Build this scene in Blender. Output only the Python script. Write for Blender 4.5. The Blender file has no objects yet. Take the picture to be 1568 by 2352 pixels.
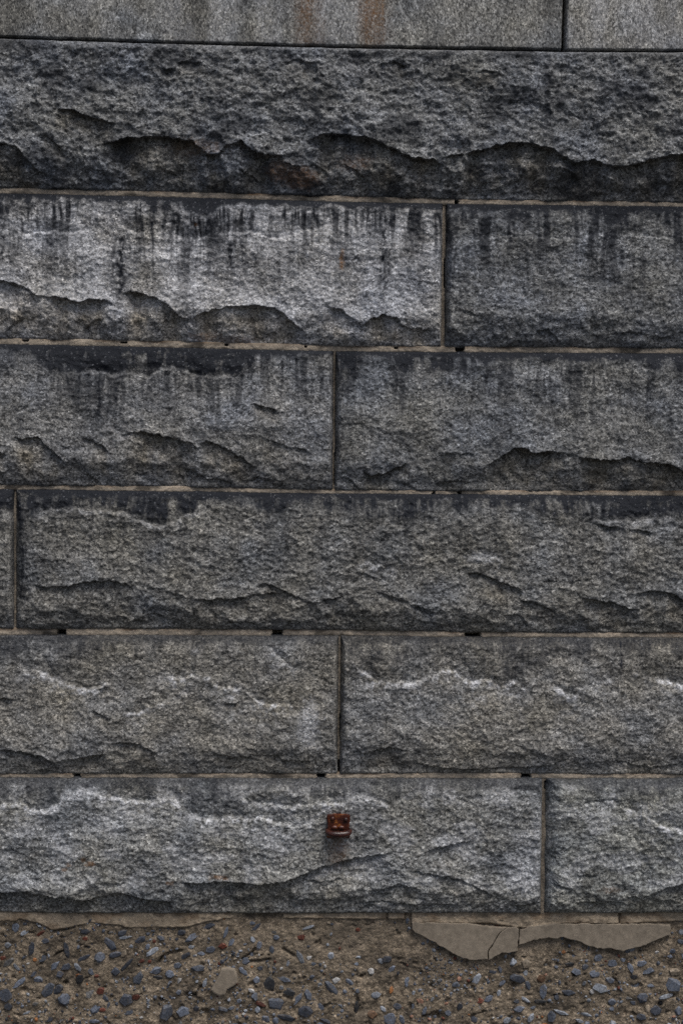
import bpy, bmesh, math, random
import numpy as np
from mathutils import Matrix, Vector

random.seed(7)
S = bpy.context.scene
C = S.collection

# ------------------------------------------------------------------ camera
FPX, CU, CV = 3267.0, 784.0, 1176.0          # focal length and centre, in units of a 1568x2352 frame
YAW, PITCH, ROLL = math.radians(2.1), math.radians(2.1), math.radians(0.52)
CAM = np.array([-0.132, -3.6, 1.68])
fw = np.array([math.sin(YAW)*math.cos(PITCH), math.cos(YAW)*math.cos(PITCH), -math.sin(PITCH)])
r0 = np.cross(fw, [0, 0, 1]); r0 /= np.linalg.norm(r0)
u0 = np.cross(r0, fw)
rt = math.cos(ROLL)*r0 + math.sin(ROLL)*u0
up = -math.sin(ROLL)*r0 + math.cos(ROLL)*u0
cd = bpy.data.cameras.new('camera'); cam = bpy.data.objects.new('camera', cd); C.objects.link(cam)
cam.matrix_world = Matrix(((rt[0], up[0], -fw[0], CAM[0]), (rt[1], up[1], -fw[1], CAM[1]),
                           (rt[2], up[2], -fw[2], CAM[2]), (0, 0, 0, 1)))
cd.sensor_fit = 'VERTICAL'; cd.sensor_height = 36.0; cd.lens = 36.0*FPX/2352.0
cd.clip_start = 0.05; cd.clip_end = 300
S.camera = cam

# ------------------------------------------------------------------ light
SUN_EL, SUN_AZ = math.radians(64), math.radians(148)      # high, in front of the wall, a little to the right
w = bpy.data.worlds.new('World'); S.world = w; w.use_nodes = True
nt = w.node_tree; bg = nt.nodes['Background']
sky = nt.nodes.new('ShaderNodeTexSky'); sky.sky_type = 'NISHITA'; sky.sun_disc = False
sky.sun_elevation = SUN_EL; sky.sun_rotation = SUN_AZ
sky.air_density = 1.0; sky.dust_density = 5.0; sky.ozone_density = 1.0
nt.links.new(sky.outputs[0], bg.inputs[0]); bg.inputs[1].default_value = 0.05
sl = bpy.data.lights.new('sun', 'SUN'); sl.energy = 1.5; sl.angle = math.radians(32); sl.color = (1.0, 0.965, 0.92)
so = bpy.data.objects.new('sun', sl); C.objects.link(so)
sd = Vector((math.sin(SUN_AZ)*math.cos(SUN_EL), math.cos(SUN_AZ)*math.cos(SUN_EL), math.sin(SUN_EL)))
so.rotation_euler = sd.to_track_quat('Z', 'Y').to_euler(); so.location = (2, -6, 8)
S.view_settings.view_transform = 'Standard'; S.view_settings.look = 'None'
S.view_settings.exposure = 0.58; S.view_settings.gamma = 1.0; S.view_settings.use_curve_mapping = False
S.render.engine = 'CYCLES'
S.cycles.use_denoising = False
S.cycles.max_bounces = 6

# ------------------------------------------------------------------ measuring helpers
def W(u, v, y=0.0):
    """point of the vertical plane y = const that was measured at (u, v) on the photograph"""
    u = np.asarray(u, float); v = np.asarray(v, float)
    d = [fw[k]*FPX + rt[k]*(u-CU) + up[k]*(CV-v) for k in range(3)]
    t = (y-CAM[1])/d[1]
    return CAM[0]+t*d[0], CAM[2]+t*d[2]

def curve(pts, y=0.0):
    p = np.array(pts, float)
    X, Z = W(p[:, 0], p[:, 1], y)
    o = np.argsort(X)
    return X[o], Z[o]

def lin(c, x):
    """interpolate a curve with straight continuation at both ends"""
    X, Z = c
    r = np.interp(x, X, Z)
    k0 = (Z[-1]-Z[0])/(X[-1]-X[0])
    r = np.where(x < X[0], Z[0]+(x-X[0])*k0, r)
    return np.where(x > X[-1], Z[-1]+(x-X[-1])*k0, r)

def sstep(t):
    t = np.clip(t, 0, 1); return t*t*(3-2*t)

# ------------------------------------------------------------------ noise
def h01(ix, iy, seed):
    n = (ix.astype(np.int64)*374761393 + iy.astype(np.int64)*668265263 + seed*974634777) & 0xffffffff
    n = ((n ^ (n >> 13))*1274126177) & 0xffffffff
    n = ((n ^ (n >> 16))*2246822519) & 0xffffffff
    n = n ^ (n >> 15)
    return (n & 0xffffff)/float(0xffffff)

def noise(x, y, seed=0):
    ix = np.floor(x); iy = np.floor(y); fx = x-ix; fy = y-iy
    ux = fx*fx*fx*(fx*(fx*6-15)+10); uy = fy*fy*fy*(fy*(fy*6-15)+10)
    r = 0
    for a in (0, 1):
        for b in (0, 1):
            an = h01(ix+a, iy+b, seed)*6.2831853
            g = np.cos(an)*(fx-a)+np.sin(an)*(fy-b)
            r = r + g*(ux if a else 1-ux)*(uy if b else 1-uy)
    return r*1.5

def fbm(x, y, seed, octv=4, gain=0.5):
    a, r, t = 1.0, 0, 0
    for k in range(octv):
        r = r + a*noise(x*2**k+k*7.3, y*2**k-k*3.1, seed+k*17); t += a; a *= gain
    return r/t

def ridged(x, y, seed, octv=3):
    a, r = 1.0, 0
    for k in range(octv):
        r = r + a*(1-np.abs(noise(x*2**k+3.7*k, y*2**k+1.9*k, seed+31*k))*2); a *= 0.5
    return r/1.75

def scallop(x, y, seed, ecc=1.0):
    """bowls with sharp rims between them, like a struck stone face; about 0..1, low = bowl"""
    ix = np.floor(x); iy = np.floor(y); best = np.full(x.shape, 9.0)
    for a in (-1, 0, 1):
        for b in (-1, 0, 1):
            cx = ix+a; cy = iy+b
            px = cx+0.1+0.8*h01(cx, cy, seed); py = cy+0.1+0.8*h01(cx, cy, seed+1)
            dx = x-px; dy = y-py
            gx = (h01(cx, cy, seed+3)-0.5)*0.7; gy = (h01(cx, cy, seed+4)-0.5)*0.9*ecc
            best = np.minimum(best, dx*dx+dy*dy+0.5*h01(cx, cy, seed+2)+gx*dx+gy*dy)
    return best

def facet(x, y, seed):
    """flat planes that meet in hard ridges"""
    ix = np.floor(x); iy = np.floor(y); best = np.full(x.shape, 9.0)
    for a in (-1, 0, 1):
        for b in (-1, 0, 1):
            cx = ix+a; cy = iy+b
            dx = x-cx-h01(cx, cy, seed); dy = y-cy-h01(cx, cy, seed+1)
            best = np.minimum(best, 0.55*(dx*dx+dy*dy)+0.35*h01(cx, cy, seed+2)+(h01(cx, cy, seed+3)-0.5)*1.1*dx+(h01(cx, cy, seed+4)-0.5)*1.3*dy)
    return best

# ------------------------------------------------------------------ mesh helpers
def link_mesh(name, verts, faces, mat, parent=None, smooth=True, attrs=None):
    me = bpy.data.meshes.new(name)
    me.from_pydata([tuple(v) for v in verts], [], [tuple(f) for f in faces])
    me.materials.append(mat)
    if smooth: me.polygons.foreach_set('use_smooth', [True]*len(me.polygons))
    o = bpy.data.objects.new(name, me); C.objects.link(o); o.parent = parent
    return o

def grid_mesh(name, P, back, mat, parent=None, attrs=None):
    """P: (n, m, 3) front points (row = upwards, column = to the right); closed to a slab that ends at y = back"""
    n, m = P.shape[:2]
    front = P.reshape(-1, 3)
    idx = np.arange(n*m).reshape(n, m)
    q = np.stack([idx[:-1, :-1], idx[:-1, 1:], idx[1:, 1:], idx[1:, :-1]], -1).reshape(-1, 4)
    ring = np.concatenate([idx[0, :-1], idx[:-1, -1], idx[-1, :0:-1], idx[:0:-1, 0]])
    rb = front[ring].copy(); rb[:, 1] = back
    k = len(ring); rid = n*m+np.arange(k)
    nx = np.roll(np.arange(k), -1)
    side = np.stack([ring[nx], ring, rid, rid[nx]], -1)
    V = np.concatenate([front, rb]).astype(np.float32)
    loops = np.concatenate([q.ravel(), side.ravel(), rid[::-1]]).astype(np.int32)
    nq = len(q)+len(side)
    starts = np.concatenate([np.arange(nq)*4, [nq*4]]).astype(np.int32)
    tot = np.concatenate([np.full(nq, 4), [k]]).astype(np.int32)
    me = bpy.data.meshes.new(name)
    me.vertices.add(len(V)); me.vertices.foreach_set('co', V.ravel())
    me.loops.add(len(loops)); me.loops.foreach_set('vertex_index', loops)
    me.polygons.add(len(starts)); me.polygons.foreach_set('loop_start', starts)
    try: me.polygons.foreach_set('loop_total', tot)
    except Exception: pass
    sm = np.zeros(len(starts), bool); sm[:len(q)] = True
    me.polygons.foreach_set('use_smooth', sm)
    me.update(calc_edges=True); me.validate()
    for an, col in (attrs or {}).items():
        a = me.attributes.new(an, 'FLOAT_COLOR', 'POINT')
        c = np.zeros((len(V), 4), np.float32); c[:, 3] = 1
        f = np.stack([np.broadcast_to(x, (n, m)) for x in col], -1).reshape(-1, len(col))
        c[:n*m, :len(col)] = f; c[n*m:, :len(col)] = f[ring]
        a.data.foreach_set('color', c.ravel())
    me.materials.append(mat)
    o = bpy.data.objects.new(name, me); C.objects.link(o); o.parent = parent
    return o

# ------------------------------------------------------------------ materials
class N:
    def __init__(s, name):
        s.m = bpy.data.materials.new(name); s.m.use_nodes = True
        s.t = s.m.node_tree; s.b = s.t.nodes['Principled BSDF']
    def n(s, kind, **kw):
        x = s.t.nodes.new('ShaderNode'+kind)
        for k, v in kw.items():
            if k in x.inputs: s.set(x.inputs[k], v)
            else: setattr(x, k, v)
        return x
    def set(s, sock, v):
        if hasattr(v, 'is_output') or isinstance(v, bpy.types.NodeSocket): s.t.links.new(v, sock)
        else: sock.default_value = v
    def noise(s, vec, scale, detail=3, rough=0.55):
        return s.n('TexNoise', Vector=vec, Scale=scale, Detail=detail, Roughness=rough).outputs['Fac']
    def vor(s, vec, scale, out='Color'):
        return s.n('TexVoronoi', Vector=vec, Scale=scale).outputs[out]
    def ramp(s, fac, *stops):
        x = s.n('ValToRGB'); s.set(x.inputs[0], fac)
        e = x.color_ramp.elements
        while len(e) < len(stops): e.new(0.5)
        for i, (p, c) in enumerate(stops):
            e[i].position = p; e[i].color = (c, c, c, 1) if not hasattr(c, '__len__') else (*c, 1)
        return x.outputs[0]
    def mix(s, f, a, b, mode='MIX'):
        x = s.n('Mix', data_type='RGBA', blend_type=mode)
        s.set(x.inputs[0], f)
        for i, v in ((6, a), (7, b)):
            if isinstance(v, tuple): v = (*v, 1) if len(v) == 3 else v
            s.set(x.inputs[i], v)
        return x.outputs[2]
    def math(s, op, a, b=0.0, clamp=False):
        x = s.n('Math', operation=op, use_clamp=clamp); s.set(x.inputs[0], a); s.set(x.inputs[1], b)
        return x.outputs[0]
    def sep(s, col):
        x = s.n('SeparateColor'); s.set(x.inputs[0], col); return x.outputs
    def bump(s, height, strength, dist, normal=None):
        x = s.n('Bump'); s.set(x.inputs['Height'], height)
        x.inputs['Strength'].default_value = strength; x.inputs['Distance'].default_value = dist
        if normal: s.set(x.inputs['Normal'], normal)
        return x.outputs[0]
    def done(s, col, rough=0.85, normal=None, spec=0.3):
        s.set(s.b.inputs['Base Color'], col); s.set(s.b.inputs['Roughness'], rough)
        s.b.inputs['Specular IOR Level'].default_value = spec
        if normal: s.set(s.b.inputs['Normal'], normal)
        return s.m

def mat_granite(name, tooled=False):
    m = N(name)
    pos = m.n('NewGeometry').outputs['Position']
    vec = pos
    if tooled:
        mp = m.n('Mapping'); m.set(mp.inputs['Vector'], pos); mp.inputs['Scale'].default_value = (1.25, 1.25, 0.72); vec = mp.outputs[0]
    mask = m.sep(m.n('Attribute', attribute_name='mask').outputs['Color'])
    tone = m.n('Attribute', attribute_name='tone').outputs['Color']
    wob = m.n('VectorMath', operation='ADD'); m.set(wob.inputs[0], vec)
    nz = m.n('TexNoise', Vector=vec, Scale=240.0, Detail=2.0); sc = m.n('VectorMath', operation='SCALE'); m.set(sc.inputs[0], nz.outputs['Color']); sc.inputs['Scale'].default_value = 0.0022
    m.set(wob.inputs[1], sc.outputs[0])
    crystal = m.sep(m.vor(wob.outputs[0], 250.0))[0]
    grain = m.ramp(crystal, (0.0, 0.38), (0.22, 0.54), (0.34, 0.88), (0.70, 1.06), (0.86, 1.42), (1.0, 1.9))
    fine = m.ramp(m.noise(vec, 300, 3, 0.7), (0.30, 0.62), (0.5, 1.0), (0.70, 1.42))
    big = m.ramp(m.noise(vec, 62, 6, 0.66), (0.30, 0.52), (0.42, 0.82), (0.52, 1.0), (0.70, 1.32))
    pores = m.ramp(m.noise(vec, 110, 5, 0.7), (0.33, 0.40), (0.43, 1.0))
    g = m.mix(1.0, m.mix(1.0, m.mix(1.0, grain, fine, 'MULTIPLY'), pores, 'MULTIPLY'), big, 'MULTIPLY')
    broad = m.ramp(m.noise(vec, 10, 4, 0.6), (0.32, 0.74), (0.5, 1.0), (0.68, 1.22))
    col = m.mix(1.0, m.mix(1.0, tone, broad, 'MULTIPLY'), g, 'MULTIPLY')
    # blue-grey and olive drift of the stone itself
    hue = m.ramp(m.noise(pos, 7.0, 4), (0.35, (0.94, 0.99, 1.09)), (0.52, (1, 1, 1)), (0.72, (1.03, 1.0, 0.92)))
    col = m.mix(1.0, col, hue, 'MULTIPLY')
    # pale, worn and efflorescent edges
    wf = m.math('MULTIPLY', mask[1], m.ramp(m.noise(vec, 170, 3, 0.7), (0.36, 0.15), (0.58, 1.0)))
    col = m.mix(wf, col, m.mix(1.0, (0.62, 0.64, 0.68), m.mix(0.6, (1, 1, 1), grain), 'MULTIPLY'))
    # soot crust with a few bare mineral points
    sp = m.ramp(m.sep(m.vor(vec, 300.0))[1], (0.95, 0.0), (1.0, 0.8))
    soot = m.mix(sp, m.mix(fine, (0.012, 0.0135, 0.0175), (0.024, 0.027, 0.034)), (0.16, 0.17, 0.19))
    gf = m.math('MULTIPLY', m.math('MULTIPLY', mask[0], 1.35), m.ramp(m.noise(vec, 120, 4, 0.7), (0.30, 0.75), (0.55, 1.0)), True)
    col = m.mix(gf, col, soot)
    rf = m.math('MULTIPLY', mask[2], m.ramp(m.noise(pos, 150, 3, 0.7), (0.35, 0.25), (0.65, 1.0)), True)
    col = m.mix(rf, col, m.mix(1.0, (0.21, 0.115, 0.055), m.mix(0.5, (1, 1, 1), fine), 'MULTIPLY'))
    glint = m.ramp(m.sep(m.vor(vec, 330.0))[2], (0.95, 0.92), (0.99, 0.45))
    b1 = m.bump(m.noise(vec, 260, 4, 0.7), 0.35 if tooled else 0.50, 0.004)
    b2 = m.bump(m.vor(vec, 230.0, 'Distance'), 0.35, 0.002, b1)
    return m.done(col, glint, b2, 0.18)

def mat_mortar(name, base=(0.44, 0.38, 0.305), smoothish=False, stained=True):
    m = N(name)
    pos = m.n('NewGeometry').outputs['Position']
    c = m.ramp(m.noise(pos, 60, 5, 0.65), (0.3, 0.72), (0.5, 1.0), (0.7, 1.22))
    col = m.mix(1.0, base, c, 'MULTIPLY')
    s = m.ramp(m.sep(m.vor(pos, 320))[0], (0.0, 0.75), (0.2, 0.95), (0.85, 1.05), (1.0, 1.35))
    col = m.mix(0.45 if smoothish else 1.0, col, m.mix(1.0, col, s, 'MULTIPLY'))
    if stained:
        mask = m.sep(m.n('Attribute', attribute_name='mask').outputs['Color'])
        col = m.mix(m.math('MULTIPLY', mask[2], 0.8), col, (0.13, 0.072, 0.034))
        col = m.mix(m.math('MULTIPLY', mask[0], 0.85), col, (0.03, 0.028, 0.026))
    b = m.bump(m.noise(pos, 260, 4, 0.65), 0.2 if smoothish else 0.6, 0.003)
    return m.done(col, 0.92, b, 0.2)

def mat_concrete():
    m = N('concrete')
    pos = m.n('NewGeometry').outputs['Position']
    a = m.ramp(m.noise(pos, 34, 6, 0.68), (0.30, (0.080, 0.067, 0.052)), (0.42, (0.20, 0.164, 0.122)), (0.54, (0.32, 0.262, 0.195)), (0.72, (0.43, 0.355, 0.27)))
    s = m.ramp(m.sep(m.vor(pos, 260))[0], (0.0, 0.45), (0.18, 0.8), (0.8, 1.05), (1.0, 1.7))
    col = m.mix(1.0, a, s, 'MULTIPLY')
    mask = m.sep(m.n('Attribute', attribute_name='mask').outputs['Color'])
    col = m.mix(m.math('MULTIPLY', mask[0], 0.75), col, (0.040, 0.037, 0.034))
    col = m.mix(m.math('MULTIPLY', mask[1], 0.7), col, (0.33, 0.275, 0.21))
    b = m.bump(m.noise(pos, 190, 5, 0.7), 0.9, 0.005)
    return m.done(col, 0.93, b, 0.2)

def mat_pebble():
    m = N('pebble_stone')
    info = m.n('ObjectInfo'); pos = m.n('TexCoord').outputs['Object']
    geo = m.n('NewGeometry').outputs['Position']
    c = m.ramp(m.noise(geo, 240, 4, 0.65), (0.3, 0.45), (0.5, 1.0), (0.7, 1.7))
    col = m.mix(1.0, info.outputs['Color'], c, 'MULTIPLY')
    dust = m.ramp(m.noise(geo, 110, 4, 0.65), (0.54, 0.0), (0.70, 0.5))
    col = m.mix(dust, col, (0.17, 0.14, 0.105))
    b = m.bump(m.noise(geo, 420, 3), 0.4, 0.002)
    return m.done(col, 0.55, b, 0.45)

def mat_chips():
    m = N('small_chips')
    att = m.n('Attribute', attribute_name='tint').outputs['Color']
    geo = m.n('NewGeometry').outputs['Position']
    c = m.ramp(m.noise(geo, 300, 3, 0.65), (0.3, 0.6), (0.7, 1.4))
    return m.done(m.mix(1.0, att, c, 'MULTIPLY'), 0.6, m.bump(m.noise(geo, 420, 3), 0.4, 0.002), 0.4)

def mat_iron(name, c0, c1, c2, rough, metal=0.35):
    m = N(name)
    pos = m.n('NewGeometry').outputs['Position']
    col = m.ramp(m.noise(pos, 55, 6, 0.66), (0.32, c0), (0.52, c1), (0.66, c2))
    m.b.inputs['Metallic'].default_value = metal
    return m.done(col, rough, m.bump(m.noise(pos, 420, 4), 0.45, 0.0015), 0.5)

def mat_flat(name, c, rough=0.95):
    m = N(name)
    pos = m.n('NewGeometry').outputs['Position']
    k = m.ramp(m.noise(pos, 30, 5, 0.6), (0.3, 0.7), (0.7, 1.3))
    return m.done(m.mix(1.0, c, k, 'MULTIPLY'), rough, m.bump(m.noise(pos, 120, 4), 0.5, 0.005), 0.2)

M_ROCK = mat_granite('rock_faced_granite'); M_TOOL = mat_granite('tooled_granite', True)
M_MORT = mat_mortar('tan_mortar'); M_PATCH = mat_mortar('trowelled_mortar', (0.27, 0.232, 0.185), True, False)
M_SKIN = mat_mortar('sandy_render', (0.41, 0.338, 0.252)); M_CONC = mat_concrete(); M_PEB = mat_pebble(); M_CHIP = mat_chips()
M_IRON = mat_iron('rusted_iron', (0.035, 0.011, 0.009), (0.085, 0.022, 0.011), (0.40, 0.15, 0.034), 0.30, 0.1)
M_IRON2 = mat_iron('dark_painted_iron', (0.022, 0.010, 0.010), (0.040, 0.016, 0.014), (0.09, 0.028, 0.014), 0.18, 0.0)
M_CORE = mat_flat('wall_core', (0.03, 0.027, 0.024)); M_GROUND = mat_flat('asphalt', (0.05, 0.05, 0.05))

# ------------------------------------------------------------------ the setting
g = link_mesh('ground', [(-150, -150, 0), (150, -150, 0), (150, 150, 0), (-150, 150, 0)], [(0, 1, 2, 3)], M_GROUND)
g['kind'] = 'structure'

wall = bpy.data.objects.new('stone_wall', None); C.objects.link(wall)
wall['label'] = 'wall of grey rock-faced granite blocks in level courses with tan mortar joints'
wall['category'] = 'wall'; wall['kind'] = 'thing'

XMIN, XMAX = float(W(-1700, 1176)[0]), float(W(3300, 1176)[0])
VX0, VX1 = W(-40, 1176)[0], W(1608, 1176)[0]

def xs_between(a, b, fine=0.0024, coarse=0.007):
    """columns: dense where the photograph looks, coarser beyond it"""
    out = [a]; x = a
    while x < b-1e-9:
        x += fine if VX0-0.03 <= x <= VX1+0.03 else coarse
        out.append(min(x, b))
    if out[-1]-out[-2] < fine*0.3: out.pop(-2)
    return np.array(out)

# joints: upper edge of the gap (= underside of the stones above) and lower edge (= top of the stones below)
J = [
 (curve([(-430, 82), (0, 91), (150, 96), (400, 104), (784, 113), (1290, 121), (1568, 123), (1998, 127)]),
  curve([(-430, 85), (0, 94), (150, 99.5), (400, 107.5), (784, 117), (1290, 125.5), (1568, 126.5), (1998, 130.5)])),
 (curve([(-430, 426), (0, 435), (400, 444), (784, 454), (1050, 462), (1568, 468), (1998, 474)]),
  curve([(-430, 434), (0, 443), (400, 452), (784, 463), (1050, 468), (1568, 474), (1998, 480)])),
 (curve([(-430, 772), (0, 780), (300, 785), (784, 797), (1100, 799), (1568, 802), (1998, 806)]),
  curve([(-430, 781), (0, 789), (300, 795), (784, 806), (1100, 808), (1568, 811), (1998, 814)])),
 (curve([(-430, 1110), (0, 1116), (400, 1120), (784, 1128), (1200, 1130), (1568, 1131), (1998, 1134)]),
  curve([(-430, 1116), (0, 1122), (400, 1127), (784, 1132), (1200, 1135), (1568, 1137), (1998, 1139)])),
 (curve([(-430, 1442), (0, 1445), (400, 1446), (784, 1448), (1100, 1454), (1568, 1455), (1998, 1456)]),
  curve([(-430, 1454), (0, 1456), (400, 1457), (784, 1458), (1100, 1461), (1568, 1462), (1998, 1463)])),
 (curve([(-430, 1778), (0, 1778), (784, 1777), (1250, 1778), (1568, 1779), (1998, 1780)]),
  curve([(-430, 1783), (0, 1783), (784, 1785), (1250, 1785), (1568, 1785), (1998, 1786)])),
 (curve([(-430, 2093), (0, 2094), (100, 2097), (784, 2097), (1240, 2097), (1568, 2096), (1998, 2095)]), None),
]
TOP0 = curve([(-430, -262), (0, -250), (784, -232), (1568, -214), (1998, -206)])

# vertical joints in the photograph (top u, bottom u, half width) and the ones beyond the frame
VJ = {0: [(-330, -330, 4), (1294, 1289, 4)],
      1: [(-215, -216, 5), (1790, 1786, 5)],
      2: [(-260, -261, 4), (1020, 1016, 4.5), (1840, 1836, 4)],
      3: [(-190, -190, 4), (768, 766, 3), (1765, 1762, 4)],
      4: [(36, 36, 3), (1705, 1702, 4)],
      5: [(-230, -231, 4), (780, 777, 3), (1690, 1687, 4)],
      6: [(-205, -206, 4), (1248, 1244, 5), (1900, 1896, 4)]}

rj = random.Random(3)
for _r in VJ:                                   # the courses run on to both sides
    a, b = VJ[_r][0][0], VJ[_r][-1][0]
    while a > -1200: a -= rj.uniform(620, 940); VJ[_r].insert(0, (a, a, 4)) if a > -1550 else None
    while b < 2800: b += rj.uniform(620, 940); VJ[_r].append((b, b, 4)) if b < 3150 else None
FIRST = {0: -330, 1: -215, 2: -260, 3: -190, 4: 36, 5: -230, 6: -205}
FACE = -0.022
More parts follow.
